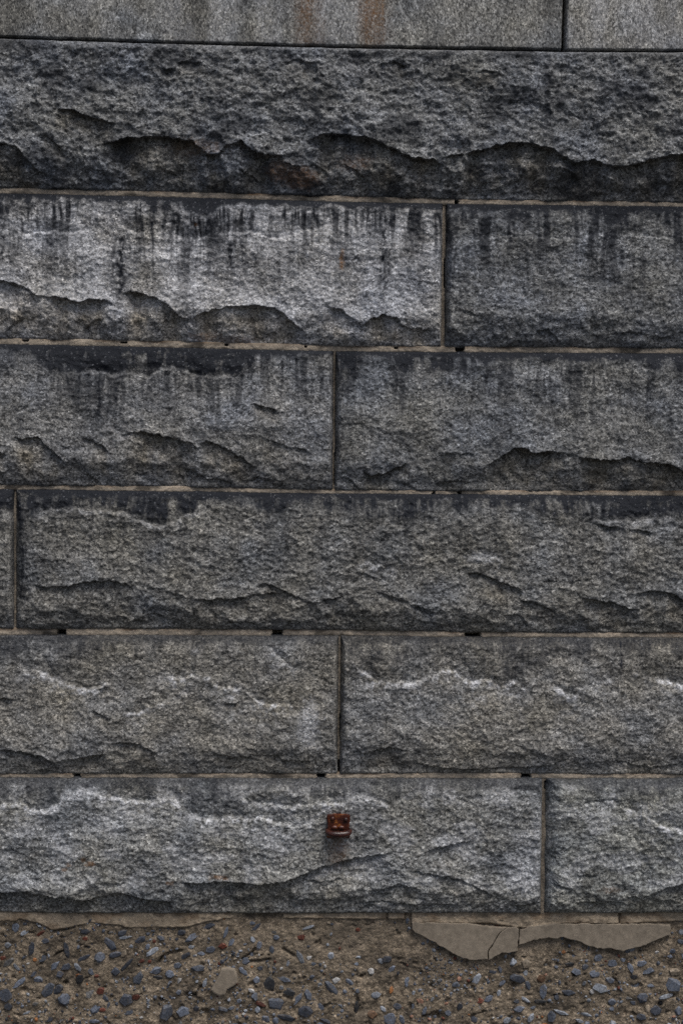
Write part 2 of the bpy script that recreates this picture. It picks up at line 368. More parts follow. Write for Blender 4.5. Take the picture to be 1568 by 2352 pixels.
# traced fracture lines. 'L': the face breaks back below the line; 'R': the face falls back above it, the rim is worn pale.
# (kind, points, depth in mm, length over which it recovers in photo units, paleness)
F = {1: [
 ('L', [(110,260),(125,254),(150,255),(200,270),(250,285),(277,291)], 18, 55),
 ('L', [(87,317),(107,316),(125,325),(145,345),(160,352)], 10, 40),
 ('L', [(227,336),(270,330),(300,322),(340,320),(380,320),(415,327),(445,328),(465,350),(480,360),(500,360),(525,340),(555,330),(575,350),(610,360),(660,362)], 26, 125),
 ('L', [(-120,345),(-40,325),(0,330),(20,335),(45,345),(65,370),(90,395),(120,402)], 20, 80),
 ('L', [(700,330),(720,322),(760,311),(784,316),(824,318),(864,330),(904,350),(944,367),(984,372),(994,366),(1020,388)], 28, 105),
 ('L', [(1010,366),(1064,357),(1104,350),(1134,340),(1164,335),(1204,335),(1244,342),(1264,350),(1284,360),(1314,380),(1354,372),(1389,385),(1419,387),(1449,382),(1494,372),(1519,367),(1568,360),(1640,352),(1700,372)], 26, 100),
 ('L', [(1279,385),(1309,400),(1335,420)], 11, 40),
 ('L', [(784,372),(814,390),(839,410),(860,432)], 12, 40),
 ('L', [(545,385),(570,400),(605,420)], 11, 35),
 ('L', [(350,385),(380,390),(415,407)], 8, 30),
 ('L', [(640,372),(680,385),(720,380),(760,398)], 9, 50),
 ('L', [(1080,175),(1110,170),(1150,180)], 7, 30), ('L', [(400,150),(440,146),(480,156)], 7, 35),
 ('L', [(1280,270),(1310,266),(1340,280)], 8, 35), ('L', [(340,165),(370,160),(410,170)], 6, 30),
 ('L', [(640,150),(690,142),(730,155)], 7, 40), ('L', [(870,150),(905,146),(940,160)], 7, 30),
 ], 2: [
 ('L', [(-150,660),(-60,648),(0,644),(30,649),(60,661),(85,679),(120,681),(150,686),(185,694),(215,688),(245,690),(272,702)], 22, 105),
 ('L', [(276,676),(300,669),(325,674),(360,686),(385,701),(410,724),(440,740)], 24, 115),
 ('L', [(430,738),(460,724),(490,711),(525,705),(560,704),(590,703),(630,709),(650,721),(670,739),(695,759),(708,780)], 22, 95),
 ('L', [(10,760),(35,741),(60,731),(82,730)], 9, 40), ('L', [(182,765),(200,746),(220,735),(247,728)], 9, 45),
 ('L', [(735,697),(784,714),(804,729),(829,749),(849,734),(879,723),(909,729),(924,749),(954,754),(984,756),(998,776)], 15, 60),
 ('R', [(262,512),(272,516),(295,531),(320,535),(340,531),(362,519)], 11, 45, 0.15),
 ('R', [(500,540),(580,538),(620,549),(645,551),(670,541),(710,531),(760,519),(784,509),(820,490)], 11, 48, 0.25),
 ('R', [(392,538),(425,551),(455,554),(490,534)], 9, 50, 0.2),
 ('R', [(20,530),(70,540),(110,535),(200,536),(255,520)], 7, 40, 0.3),
 ('L', [(1220,762),(1254,756),(1274,774),(1294,792)], 10, 40), ('L', [(1160,791),(1194,779),(1220,786)], 6, 25),
 ('L', [(1410,768),(1454,761),(1500,772),(1568,775)], 6, 25), ('L', [(1040,705),(1080,715),(1120,735)], 4, 30),
 ('R', [(1060,560),(1150,545),(1280,552),(1400,540),(1568,552)], 6, 60, 0.0),
 ], 3: [
 ('L', [(-40,1036),(0,1039),(20,1047)], 10, 40),
 ('L', [(25,1004),(55,1007),(90,1003),(110,1027),(140,1052),(165,1078)], 14, 95),
 ('L', [(185,1003),(215,1012),(240,1027),(262,1046)], 11, 60),
 ('L', [(270,1002),(300,992),(325,990),(350,996),(380,1003),(410,1009),(440,1018),(458,1032)], 20, 120),
 ('L', [(450,1024),(475,1014),(500,1022),(530,1037),(555,1049),(565,1062),(602,1078)], 13, 60),
 ('L', [(595,1002),(630,1012),(665,1027),(700,1032),(728,1048)], 10, 65),
 ('L', [(572,927),(600,931),(620,937),(645,950)], 10, 28),
 ('L', [(420,1072),(450,1084),(470,1095)], 7, 30), ('L', [(300,1090),(345,1084)], 6, 18), ('L', [(195,1085),(230,1105)], 8, 30),
 ('L', [(460,1100),(500,1099),(525,1107),(550,1119)], 8, 25), ('L', [(560,1104),(590,1096),(615,1099),(650,1106)], 7, 25),
 ('R', [(170,862),(220,855),(265,862),(300,858),(340,868),(360,855),(395,845),(420,852),(450,864),(500,869),(560,864)], 10, 60, 0.1),
 ('L', [(1012,1044),(1044,1039),(1069,1041),(1098,1047)], 6, 28),
 ('L', [(1098,1082),(1129,1062),(1154,1047),(1184,1028),(1199,1028),(1224,1041),(1254,1037),(1284,1038),(1314,1044),(1344,1052),(1374,1057),(1409,1056),(1444,1049),(1469,1061),(1504,1062),(1534,1067),(1568,1082),(1640,1090)], 20, 95),
 ('L', [(822,1068),(849,1092),(884,1087),(914,1072),(950,1056)], 13, 50),
 ('L', [(790,1090),(814,1112),(840,1126)], 8, 25), ('L', [(912,1104),(939,1112),(962,1125)], 7, 25),
 ('L', [(1000,1112),(1050,1100),(1090,1110)], 5, 25), ('L', [(1440,1105),(1490,1095),(1540,1100)], 5, 30),
 ('R', [(1400,860),(1440,835),(1480,850),(1520,862)], 6, 40, 0.1),
 ], 4: [
 ('L', [(72,1342),(115,1347),(155,1346),(190,1337),(230,1335),(260,1332),(290,1340),(318,1354)], 15, 85),
 ('L', [(440,1374),(490,1376),(530,1372),(570,1367),(615,1362),(655,1359)], 16, 60),
 ('L', [(582,1343),(610,1338),(635,1347),(665,1362),(695,1377),(715,1383),(750,1377),(800,1362)], 11, 70),
 ('L', [(300,1428),(350,1406),(390,1420)], 9, 38), ('L', [(370,1354),(410,1362),(440,1374)], 5, 30),
 ('L', [(856,1352),(899,1370),(934,1382),(969,1395),(1000,1407)], 17, 60),
 ('L', [(1060,1313),(1094,1315),(1124,1325),(1154,1337),(1179,1347),(1208,1365)], 13, 60),
 ('L', [(1180,1373),(1219,1382),(1249,1392),(1269,1402),(1292,1422)], 11, 50),
 ('L', [(1320,1371),(1364,1375),(1399,1382),(1429,1392),(1470,1403)], 15, 60),
 ('L', [(1450,1370),(1484,1357),(1514,1355),(1544,1365),(1568,1377),(1620,1392)], 13, 60),
 ('L', [(1148,1416),(1184,1410),(1216,1430)], 7, 25), ('L', [(1350,1198),(1409,1210),(1459,1215),(1514,1228)], 9, 28),
 ('L', [(1020,1382),(1060,1388)], 4, 20), ('L', [(640,1430),(690,1418),(740,1432)], 6, 25), ('L', [(500,1432),(560,1425),(600,1435)], 6, 22),
 ('L', [(780,1310),(830,1316),(880,1328)], 5, 35), ('L', [(900,1440),(960,1425),(1040,1436)], 6, 20),
 ('R', [(70,1192),(110,1177),(165,1167),(225,1177),(280,1178),(320,1197),(380,1210),(425,1187),(480,1172)], 8, 45, 0.3),
 ('R', [(1340,1197),(1400,1196),(1450,1200),(1568,1188)], 7, 40, 0.35),
 ('R', [(806,1296),(830,1294),(870,1303),(920,1308)], 4, 25, 0.7), ('R', [(1100,1262),(1130,1280),(1160,1290)], 3, 20, 0.6),
 ], 5: [
 ('L', [(-60,1728),(0,1723),(30,1722),(65,1729),(100,1736),(125,1751),(160,1743),(210,1736),(258,1726)], 13, 42),
 ('L', [(250,1712),(280,1702),(310,1706),(340,1718),(380,1741)], 13, 45),
 ('L', [(478,1723),(515,1734),(550,1737),(592,1740)], 8, 28), ('L', [(594,1731),(630,1734),(655,1747),(690,1747),(732,1745)], 9, 30),
 ('L', [(-40,1600),(0,1603),(48,1608)], 10, 50), ('L', [(208,1628),(232,1638),(258,1652)], 7, 35),
 ('L', [(508,1617),(530,1612),(556,1610)], 12, 18), ('L', [(225,1584),(250,1577)], 7, 20), ('L', [(100,1765),(160,1760),(200,1768)], 5, 20),
 ('L', [(792,1720),(834,1728),(864,1721),(894,1716),(946,1725)], 9, 42),
 ('L', [(1122,1745),(1149,1728),(1179,1727),(1216,1736)], 8, 35),
 ('L', [(940,1750),(994,1761),(1064,1768),(1134,1766),(1214,1763),(1264,1758),(1310,1733)], 9, 30),
 ('L', [(1326,1756),(1374,1748),(1414,1746),(1454,1758),(1504,1763),(1568,1753),(1620,1750)], 7, 28),
 ('L', [(905,1570),(908,1590),(935,1625)], 5, 25), ('L', [(1020,1665),(1060,1670)], 4, 15),
 ('R', [(28,1560),(55,1548),(80,1541),(110,1553),(140,1568),(170,1581),(210,1586),(230,1578),(262,1565)], 9, 55, 0.9),
 ('R', [(367,1549),(400,1562),(430,1558),(460,1552),(480,1553),(500,1578),(525,1583),(555,1583),(580,1603),(600,1618),(640,1621),(700,1618)], 9, 60, 0.95),
 ('R', [(600,1478),(630,1503),(650,1521),(675,1536),(696,1550)], 6, 30, 0.6),
 ('R', [(270,1632),(300,1638),(330,1633),(360,1621),(408,1608)], 4, 30, 0.5), ('R', [(435,1500),(450,1488),(475,1484)], 4, 20, 0.5),
 ('R', [(805,1520),(834,1543),(859,1563),(884,1571),(924,1569),(959,1566),(994,1553),(1019,1541),(1044,1546),(1069,1566),(1104,1568),(1129,1563),(1149,1578),(1179,1568),(1204,1583),(1228,1612)], 11, 60, 1.0),
 ('R', [(1256,1578),(1289,1588),(1319,1598),(1352,1598)], 7, 35, 0.8), ('R', [(1312,1583),(1349,1578),(1384,1571),(1422,1557)], 6, 30, 0.7),
 ('R', [(1442,1540),(1464,1553),(1494,1566),(1534,1568),(1568,1576),(1630,1590)], 10, 50, 1.0),
 ('R', [(1240,1505),(1270,1514),(1330,1515),(1370,1500)], 5, 30, 0.0),
 ], 6: [
 ('L', [(-120,2040),(-40,2050),(0,2047),(30,2046),(70,2044),(90,2053),(130,2058),(165,2063),(200,2066),(235,2059),(270,2048),(295,2052),(325,2062),(360,2068),(412,2069)], 28, 55),
 ('L', [(418,2082),(460,2074),(490,2074),(528,2087)], 8, 25),
 ('L', [(405,2022),(465,2026),(500,2022),(530,2021),(560,2026),(590,2028),(625,2024),(660,2019),(690,2007),(720,1994),(750,1984),(784,1977),(814,1969),(849,1964),(879,1958),(915,1955)], 24, 100),
 ('L', [(692,2022),(730,2023),(795,2015)], 7, 30),
 ('L', [(960,1960),(1004,1944),(1034,1937),(1064,1931),(1094,1930)], 11, 55),
 ('L', [(856,2046),(889,2037),(914,2027),(939,2033),(968,2043)], 11, 42),
 ('L', [(925,1995),(984,2002),(1034,2012),(1084,2032),(1134,2057),(1188,2070)], 8, 40),
 ('L', [(1175,2082),(1205,2076),(1236,2072)], 10, 22), ('L', [(800,2075),(880,2070),(960,2080),(1060,2078)], 6, 22),
 ('L', [(640,2062),(720,2068),(800,2060)], 5, 20),
 ('L', [(1420,2053),(1469,2062),(1494,2054),(1524,2037),(1568,2027),(1640,2030)], 15, 65), ('L', [(1254,2025),(1284,2032),(1318,2042)], 8, 40),
 ('L', [(1310,2010),(1345,2006),(1380,2012)], 5, 25), ('L', [(1300,2075),(1380,2068),(1460,2078)], 6, 20),
 ('R', [(-60,1850),(0,1854),(30,1847),(60,1850),(75,1862),(105,1864),(135,1847),(150,1822),(190,1814),(240,1829),(280,1837),(320,1842),(350,1847),(395,1834),(415,1857),(440,1872),(460,1882),(500,1884),(530,1877),(575,1882),(600,1877),(635,1889),(675,1897),(735,1885)], 11, 55, 1.0),
 ('R', [(522,1823),(550,1832),(575,1847),(670,1852),(700,1847),(784,1846),(814,1832),(849,1832),(884,1847),(914,1858)], 8, 40, 0.75),
 ('R', [(1416,1850),(1454,1864),(1484,1877),(1519,1897),(1568,1907),(1620,1912)], 8, 40, 0.9), ('R', [(1325,1850),(1360,1845),(1420,1842)], 5, 30, 0.6),
 ]}

rl = random.Random(12)
for _r in F:                                    # the same kind of breaks on the stones beyond the frame
    for lo, hi in ((-1680, -170), (1720, 3280)):
        u = lo
        while u < hi:
            n = rl.randint(4, 8); vb = 100+336*_r-rl.uniform(28, 95); st = rl.uniform(24, 46)
            F[_r].append(('L', [(u+i*st, vb+rl.uniform(-16, 16)) for i in range(n)], rl.uniform(7, 22), rl.uniform(35, 95)))
            u += n*st*rl.uniform(0.8, 1.7)

# lower rim of the sooty, pitched-back band along the top of each course
TOPLINE = {1: [(-430,112),(0,112),(1568,140),(1998,146)],
 2: [(-430,500),(0,505),(40,500),(70,475),(110,470),(170,462),(240,480),(300,470),(330,468),(350,500),(400,492),(450,505),(490,500),(510,480),(560,478),(620,485),(700,480),(770,485),(850,478),(900,495),(950,480),(1010,490),(1030,560),(1090,510),(1130,500),(1200,520),(1300,505),(1360,525),(1450,535),(1500,515),(1568,540),(1998,540)],
 3: [(-430,840),(0,842),(30,846),(55,827),(80,827),(110,854),(180,862),(220,857),(265,864),(300,857),(340,869),(360,854),(395,845),(420,852),(450,864),(500,869),(545,866),(575,847),(600,832),(650,827),(700,817),(766,812),(785,920),(810,895),(834,842),(904,832),(915,862),(984,866),(1064,862),(1134,837),(1234,827),(1384,842),(1434,827),(1484,857),(1568,862),(1998,862)],
 4: [(-430,1180),(30,1180),(50,1230),(75,1195),(110,1177),(165,1167),(225,1177),(280,1178),(320,1197),(380,1210),(425,1187),(480,1172),(550,1167),(600,1177),(645,1187),(675,1157),(784,1187),(860,1197),(934,1197),(984,1172),(1084,1177),(1184,1167),(1234,1192),(1334,1197),(1400,1192),(1450,1197),(1510,1192),(1568,1187),(1998,1187)],
 5: [(-430,1520),(0,1515),(50,1518),(90,1480),(115,1500),(180,1515),(240,1495),(280,1470),(310,1512),(350,1515),(375,1480),(420,1485),(440,1505),(475,1490),(520,1475),(600,1478),(700,1475),(775,1472),(800,1510),(860,1530),(920,1530),(990,1515),(1020,1490),(1060,1478),(1110,1490),(1145,1525),(1165,1565),(1240,1530),(1260,1510),(1330,1513),(1420,1495),(1500,1510),(1568,1515),(1998,1515)],
 6: [(-430,1840),(0,1848),(60,1840),(130,1835),(170,1812),(240,1815),(300,1825),(360,1830),(400,1835),(430,1865),(520,1865),(570,1825),(660,1815),(720,1838),(784,1825),(850,1830),(890,1840),(950,1822),(1050,1812),(1120,1818),(1200,1800),(1240,1800),(1260,1800),(1330,1812),(1400,1810),(1480,1835),(1568,1850),(1998,1850)]}

# stone by stone: grey of the granite, bulge, roughness, soot strength, streak strength
T = {(0,0):((0.27,0.272,0.262),), (0,1):((0.275,0.277,0.267),), (0,2):((0.33,0.33,0.32),)}
def tone_of(row, k):
    t = {(1,0):(0.20,0.21,0.225), (1,1):(0.20,0.21,0.225), (1,2):(0.20,0.21,0.22),
         (2,0):(0.30,0.30,0.31), (2,1):(0.37,0.375,0.39), (2,2):(0.215,0.225,0.24), (2,3):(0.22,0.23,0.24),
         (3,1):(0.245,0.25,0.258), (3,2):(0.225,0.232,0.24),
         (4,0):(0.215,0.215,0.21), (4,1):(0.225,0.226,0.222),
         (5,1):(0.27,0.265,0.252), (5,2):(0.28,0.275,0.262),
         (6,1):(0.275,0.28,0.278), (6,2):(0.265,0.275,0.272)}
    return t.get((row, k), (0.235, 0.238, 0.235))
BULGE = {1: 0.048, 2: 0.033, 3: 0.031, 4: 0.031, 5: 0.028, 6: 0.032}
ROUGH = {1: 1.3, 2: 0.95, 3: 0.85, 4: 1.15, 5: 0.9, 6: 1.1}
SOOT = {1: 0.35, 2: 1.0, 3: 1.0, 4: 0.88, 5: 0.62, 6: 0.62}
SOLID = {1: 0.3, 2: 0.74, 3: 0.92, 4: 0.85, 5: 0.75, 6: 0.8}
STREAK = {1: 0.35, 2: 1.0, 3: 0.8, 4: 0.45, 5: 0.2, 6: 0.15}

RIV = [(1255,130,350,10,.5),(1275,200,300,12,.4),(655,125,180,22,.6),
 (8,470,640,9,.6),(35,520,620,5,.5),(150,480,620,6,.25),(280,545,720,13,.7),(262,560,690,7,.5),(300,560,640,5,.5),(348,462,520,4,.8),(455,500,560,16,.5),(500,490,540,6,.6),(528,560,650,8,.85),(525,640,690,9,.6),(590,560,640,6,.4),
 (640,570,700,9,.4),(665,560,690,8,.4),(760,550,650,5,.3),(830,490,560,6,.4),(880,480,700,11,.65),(893,560,680,6,.6),(938,500,680,5,.45),(965,480,700,4,.3),
 (1035,480,600,9,.6),(1135,480,560,7,.5),(1180,480,560,6,.4),(1250,490,540,8,.4),(1385,600,760,6,.35),(1320,480,560,14,.5),
 (20,800,900,6,.5),(183,860,960,6,.7),(228,860,1000,8,.75),(250,900,990,5,.6),(268,870,980,6,.7),(330,870,940,5,.6),(345,850,900,4,.6),(440,870,930,4,.6),(480,860,960,6,.65),(497,850,930,4,.6),(530,860,920,4,.6),
 (555,880,930,7,.5),(630,930,1000,9,.4),(800,830,960,5,.5),(868,820,890,5,.5),(905,830,920,4,.5),(920,830,930,7,.4),(970,850,980,4,.25),
 (120,1180,1260,9,.3),(330,1200,1290,16,.35),(365,1210,1310,11,.35),(475,1200,1300,9,.3),(620,1170,1260,9,.4),(740,1190,1250,6,.3),(52,1140,1420,14,.6),
 (115,1480,1540,3,.7),(310,1480,1520,3,.7),(428,1470,1500,4,.6),(1245,1470,1500,3,.8),(1298,1470,1510,3,.8),(1360,1470,1510,3,.7),(1425,1470,1580,3,.8),(1110,1490,1560,3,.5),(905,1560,1630,4,.4)]
def spots(x, z, lst):
    r = np.zeros_like(x)
    for u, v, ru, rv, a in lst:
        cx, cz = W(u, v, FACE)
        k = 0.0011
        q = ((x-cx)/(ru*k))**2 + ((z-cz)/(rv*k))**2
        q = q*(1+1.2*fbm(x*90+u, z*90, 71, 3))
        r = np.maximum(r, a*np.clip(1.25-q, 0, 1))
    return r

RUST = [(785,600,7,22,1.0),(786,585,4,12,1.0),(160,1985,7,5,.9),(192,1972,7,7,1.0),(210,1981,14,6,1.0),(150,1995,8,5,.8),(500,2012,20,6,.9),(390,2025,10,5,.7),(515,2014,9,6,1.0),
        (690,410,45,26,.55),(640,395,30,25,.45),(450,345,60,20,.35),(815,378,40,18,.4),(470,772,40,10,.5),(540,780,45,10,.45),(450,517,5,4,.9),
        (775,1955,26,40,.5),(776,1935,22,16,.7),(1400,2043,30,8,.35)]

def rock(row, k, ul, ur):
    """one rock-faced stone between two vertical joints; ul / ur = (u at top, u at bottom) of its ends"""
    ct = J[row-1][1]; cb = J[row][0]
    zt0 = float(lin(ct, 0.0)); zb0 = float(lin(cb, 0.0))
    vt, vb = (100+338*(row-1)), (435+336*(row-1))
    xl = [float(W(ul[0], vt)[0]), float(W(ul[1], vb)[0])]; xr = [float(W(ur[0], vt)[0]), float(W(ur[1], vb)[0])]
    xs = xs_between((xl[0]+xl[1])/2, (xr[0]+xr[1])/2)
    seen = xs[-1] > VX0 and xs[0] < VX1
    s = (xs-xs[0])/(xs[-1]-xs[0])
    nz = int(round((zt0-zb0)/(0.0024 if seen else 0.006)))
    t = np.linspace(0, 1, nz+1)
    T_, S_ = np.meshgrid(t, s, indexing='ij')
    xl_, xr_ = xl[1]+(xl[0]-xl[1])*T_, xr[1]+(xr[0]-xr[1])*T_
    sd = 100*row+7*k
    ej = 0.0022*fbm(T_*18+k, S_*0+row, sd+1, 4)
    x = xl_+(xr_-xl_)*S_ + ej*(1-S_)*1.0 - ej*S_
    zt = lin(ct, x) + 0.0016*fbm(x*22, x*0+row, sd+2, 4); zb = lin(cb, x) + 0.0030*fbm(x*16, x*0+row+.5, sd+3, 5)
    z = zb+(zt-zb)*T_
    # slight warp so that nothing runs ruler-straight
    wx = x+0.010*fbm(x*14, z*14, sd+4, 3); wz = z+0.008*fbm(x*14+9, z*14, sd+5, 3)
    dt, db, dl, dr = zt-z, z-zb, x-xl_, xr_-x
    jn = 1+0.55*fbm(x*20, z*20, sd+6, 3)
    tl = lin(curve(TOPLINE[row], FACE*0.6), x)
    wt = np.maximum(zt-tl, 0.012)*np.clip(jn, 0.6, 1.4)
    ml = 0.035 if (row, k) in ((4, 1), (6, 2)) else 0.016
    mr = 0.014
    def ramp(d, wd, p=2.0): return 1-(1-np.clip(d/wd, 0, 1))**p
    H = BULGE[row]
    wb = (0.085 if row == 1 else 0.075)*jn
    prof = np.minimum(np.minimum((0.70 if row == 1 else 0.28)*ramp(dt, 0.006)+(0.30 if row == 1 else 0.72)*ramp(dt, wt, 1.5), 0.22*ramp(db, 0.006)+0.78*ramp(db, wb, 1.4)), np.minimum(ramp(dl, ml*jn), ramp(dr, mr*jn)))
    h = H*prof
    inner = sstep(np.minimum(np.minimum(dt/0.03, db/0.02), np.minimum(dl/0.015, dr/0.015)))
    R = ROUGH[row]
    h += inner*(0.010*fbm(wx*5, wz*7, sd+8, 3))
    h += inner*R*(0.0110*(facet(wx*6.5+k, wz*9, sd+9)-0.2) + 0.0045*(facet(wx*17, wz*22, sd+11)-0.2) + 0.0034*(scallop(wx*28, wz*36, sd+14)-0.35))
    if row == 1: h += inner*(0.0085*fbm(wx*30, wz*34, sd+15, 3, 0.55))
    h += (0.25+0.75*inner)*R*(0.0034*(scallop(wx*82, wz*100, sd+19)-0.35) + 0.0030*fbm(wx*60, wz*66, sd+21, 4, 0.62))
    wear = np.zeros_like(x); zone = np.zeros_like(x); zs = np.zeros_like(x)
    xm = x.mean(0)
    for f in F[row]:
        X, Z = curve(f[1], FACE)
        c0, c1 = np.searchsorted(xm, X[0]-0.01), np.searchsorted(xm, X[-1]+0.01)
        if c1-c0 < 2: continue
        c = slice(c0, c1); xx, zz = x[:, c], z[:, c]
        L = f[3]*0.0011; d = f[2]*0.001; ln = X[-1]-X[0]
        xj = xx+0.004*noise(xx*60, zz*60, sd+31)
        zl = np.interp(xj, X, Z)+(0.0045 if f[0] == 'L' else 0.0085)*fbm(xx*55, zz*20, sd+33, 4)-0.0055*np.abs(noise(xx*32, zz*10, sd+34))
        e = min(0.28*ln, 0.05)
        a = sstep((xx-X[0])/e)*sstep((X[-1]-xx)/e)*np.clip(0.72+1.1*fbm(xx*16, zz*5, sd+36, 3), 0.12, 1.25)
        if f[0] == 'L':
            b = zl-zz
            big = f[2] >= 19
            rec = np.where(b > 0, sstep(b/0.0016)*((0.42*sstep((1.5*L-b)/(0.5*L)) if big else 0)+(0.58 if big else 1.0)*np.clip(1-b/L, 0, 1)**1.35), 0)
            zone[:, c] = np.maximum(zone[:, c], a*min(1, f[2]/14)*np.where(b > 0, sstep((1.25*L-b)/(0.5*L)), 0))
            zs[:, c] = np.maximum(zs[:, c], np.where(b > 0, 0.32*d*a*np.exp(-np.maximum(b, 0)/0.006), 0))
            lip = np.where(b <= 0, np.exp(b/0.040), 0)
            h[:, c] += a*d*(-0.76*rec+0.36*lip*sstep(1-b/0.0016))
        else:
            b = zz-zl
            h[:, c] -= 1.35*a*d*np.where(b > 0, sstep(b/0.006)*np.clip(1-b/L, 0, 1)**1.3, 0)
            nb = fbm(xx*48, zz*60, sd+35, 4)
            wv = f[4]*a*(0.95*np.exp(-((b+0.002)/(0.0045+0.008*np.clip(nb+0.2, 0, 1)))**2)*sstep(0.55+2.2*nb)+0.85*np.where(b < 0, np.exp(b/0.042), np.exp(-b/0.010))*sstep(0.30+2.4*nb))
            wear[:, c] = np.maximum(wear[:, c], wv)
    h += inner*zone*(0.0120*(facet(wx*15+3, wz*20, sd+37)-0.25)+0.0060*(facet(wx*42, wz*48, sd+38)-0.2))
    lo = 0.003+0.003*fbm(x*50, z*50, sd+40, 3)
    h = np.maximum(h, lo*np.clip(np.minimum(np.minimum(dt, db), np.minimum(dl, dr))/0.004, -1, 1))
    # soot band along the top and the runs of it that come down the face
    zn = (z-tl)+0.016*fbm(x*45, z*12, sd+50, 4)
    band = sstep(zn/0.040+0.45)
    sb = fbm(x*9, z*2, sd+57, 2)
    vert = 0.7*fbm(x*27+0.6*fbm(x*8, z*8, sd+52, 2), z*3.0, sd+53, 3, 0.6)+0.55*fbm(x*85+0.5*fbm(x*20, z*14, sd+51, 2), z*5.0, sd+58, 3, 0.6)
    mot = fbm(x*24, z*19, sd+56, 4, 0.58)
    solid = sstep(((0.030 if row in (2, 3, 4) else 0.034)+0.018*fbm(x*24, z*4, sd+55, 3)-dt)/0.022)*(0.98 if row > 1 else 0.6)
    fade = np.clip(1-(tl-z)/(0.13+0.22*np.clip(0.4+sb, 0.1, 1)), 0, 1)**1.2
    body = band*np.clip(SOLID[row]-0.08+1.1*vert+0.8*mot+0.4*sb, 0, 1)
    grime = SOOT[row]*np.maximum(np.maximum(solid, body), 0.85*STREAK[row]*sstep((vert+0.2*sb+0.10)/0.34)*fade*(1-0.6*band))
    for u, v0, v1, wd, st in RIV:
        if not (100+336*(row-1) < v0+20 < 100+336*row): continue
        cx, z0_ = map(float, W(u, v0, FACE)); z1_ = float(W(u, v1, FACE)[1])
        c0, c1 = np.searchsorted(xm, cx-0.045), np.searchsorted(xm, cx+0.045)
        if c1-c0 < 2: continue
        c = slice(c0, c1); xx, zz = x[:, c], z[:, c]
        lx = xx-cx+0.0030*fbm(zz*26, xx*8, int(u)+3, 3)
        ww = wd*0.00120*(1+0.7*fbm(zz*40, xx*40, int(u)+5, 3))
        grime[:, c] = np.maximum(grime[:, c], 1.2*st*np.exp(-(lx/ww)**2)*sstep((z0_-zz)/0.02+0.6)*sstep((zz-z1_)/0.06)*np.clip(0.8+1.6*fbm(xx*120, zz*70, int(u)+7, 3), 0.1, 1))
    if row == 1: grime = np.maximum(grime, 0.5*sstep((fbm(x*6, z*9, sd+61, 4)-0.08)/0.2))
    grime = np.maximum(grime, 0.55*sstep(1-np.minimum(dl, dr)/0.012)*sstep(fbm(x*30, z*14, sd+63, 3)*2+.6))
    grime *= 1-0.8*np.clip(wear, 0, 1)
    if (row, k) == (2, 1): wear = np.maximum(wear, 0.6*sstep((0.02-zn)/0.03)*sstep((fbm(x*7, z*10, 5, 3)+0.35)/0.4)*sstep((db-0.05)/0.05))
    if row == 6: wear = np.maximum(wear, 0.5*sstep((fbm(x*11, z*16, 6, 4)+0.05)/0.3)*sstep((db-0.05)/0.05))
    wear = np.maximum(wear, spots(x, z, [(1200,2015,45,40,.75),(1080,1575,0.1,0.1,0),(710,1660,25,60,.55),(1015,1140,22,9,.9),(1285,1143,8,6,1),(1300,1150,7,6,1),(1190,1155,10,6,.9),(1575,1160,8,6,.8),(1110,1280,40,14,.6)]))
    rust = spots(x, z, RUST)
    tn = np.array(tone_of(row, k))*np.array((0.99, 0.985, 0.965))*random.uniform(0.97, 1.03)
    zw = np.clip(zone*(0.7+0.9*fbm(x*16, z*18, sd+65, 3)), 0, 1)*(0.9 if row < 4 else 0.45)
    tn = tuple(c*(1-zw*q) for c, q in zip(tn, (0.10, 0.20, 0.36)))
    P = np.stack([x, -h, z+zs*inner], -1)
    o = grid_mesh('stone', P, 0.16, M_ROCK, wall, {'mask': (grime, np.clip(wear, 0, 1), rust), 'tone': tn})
    return o

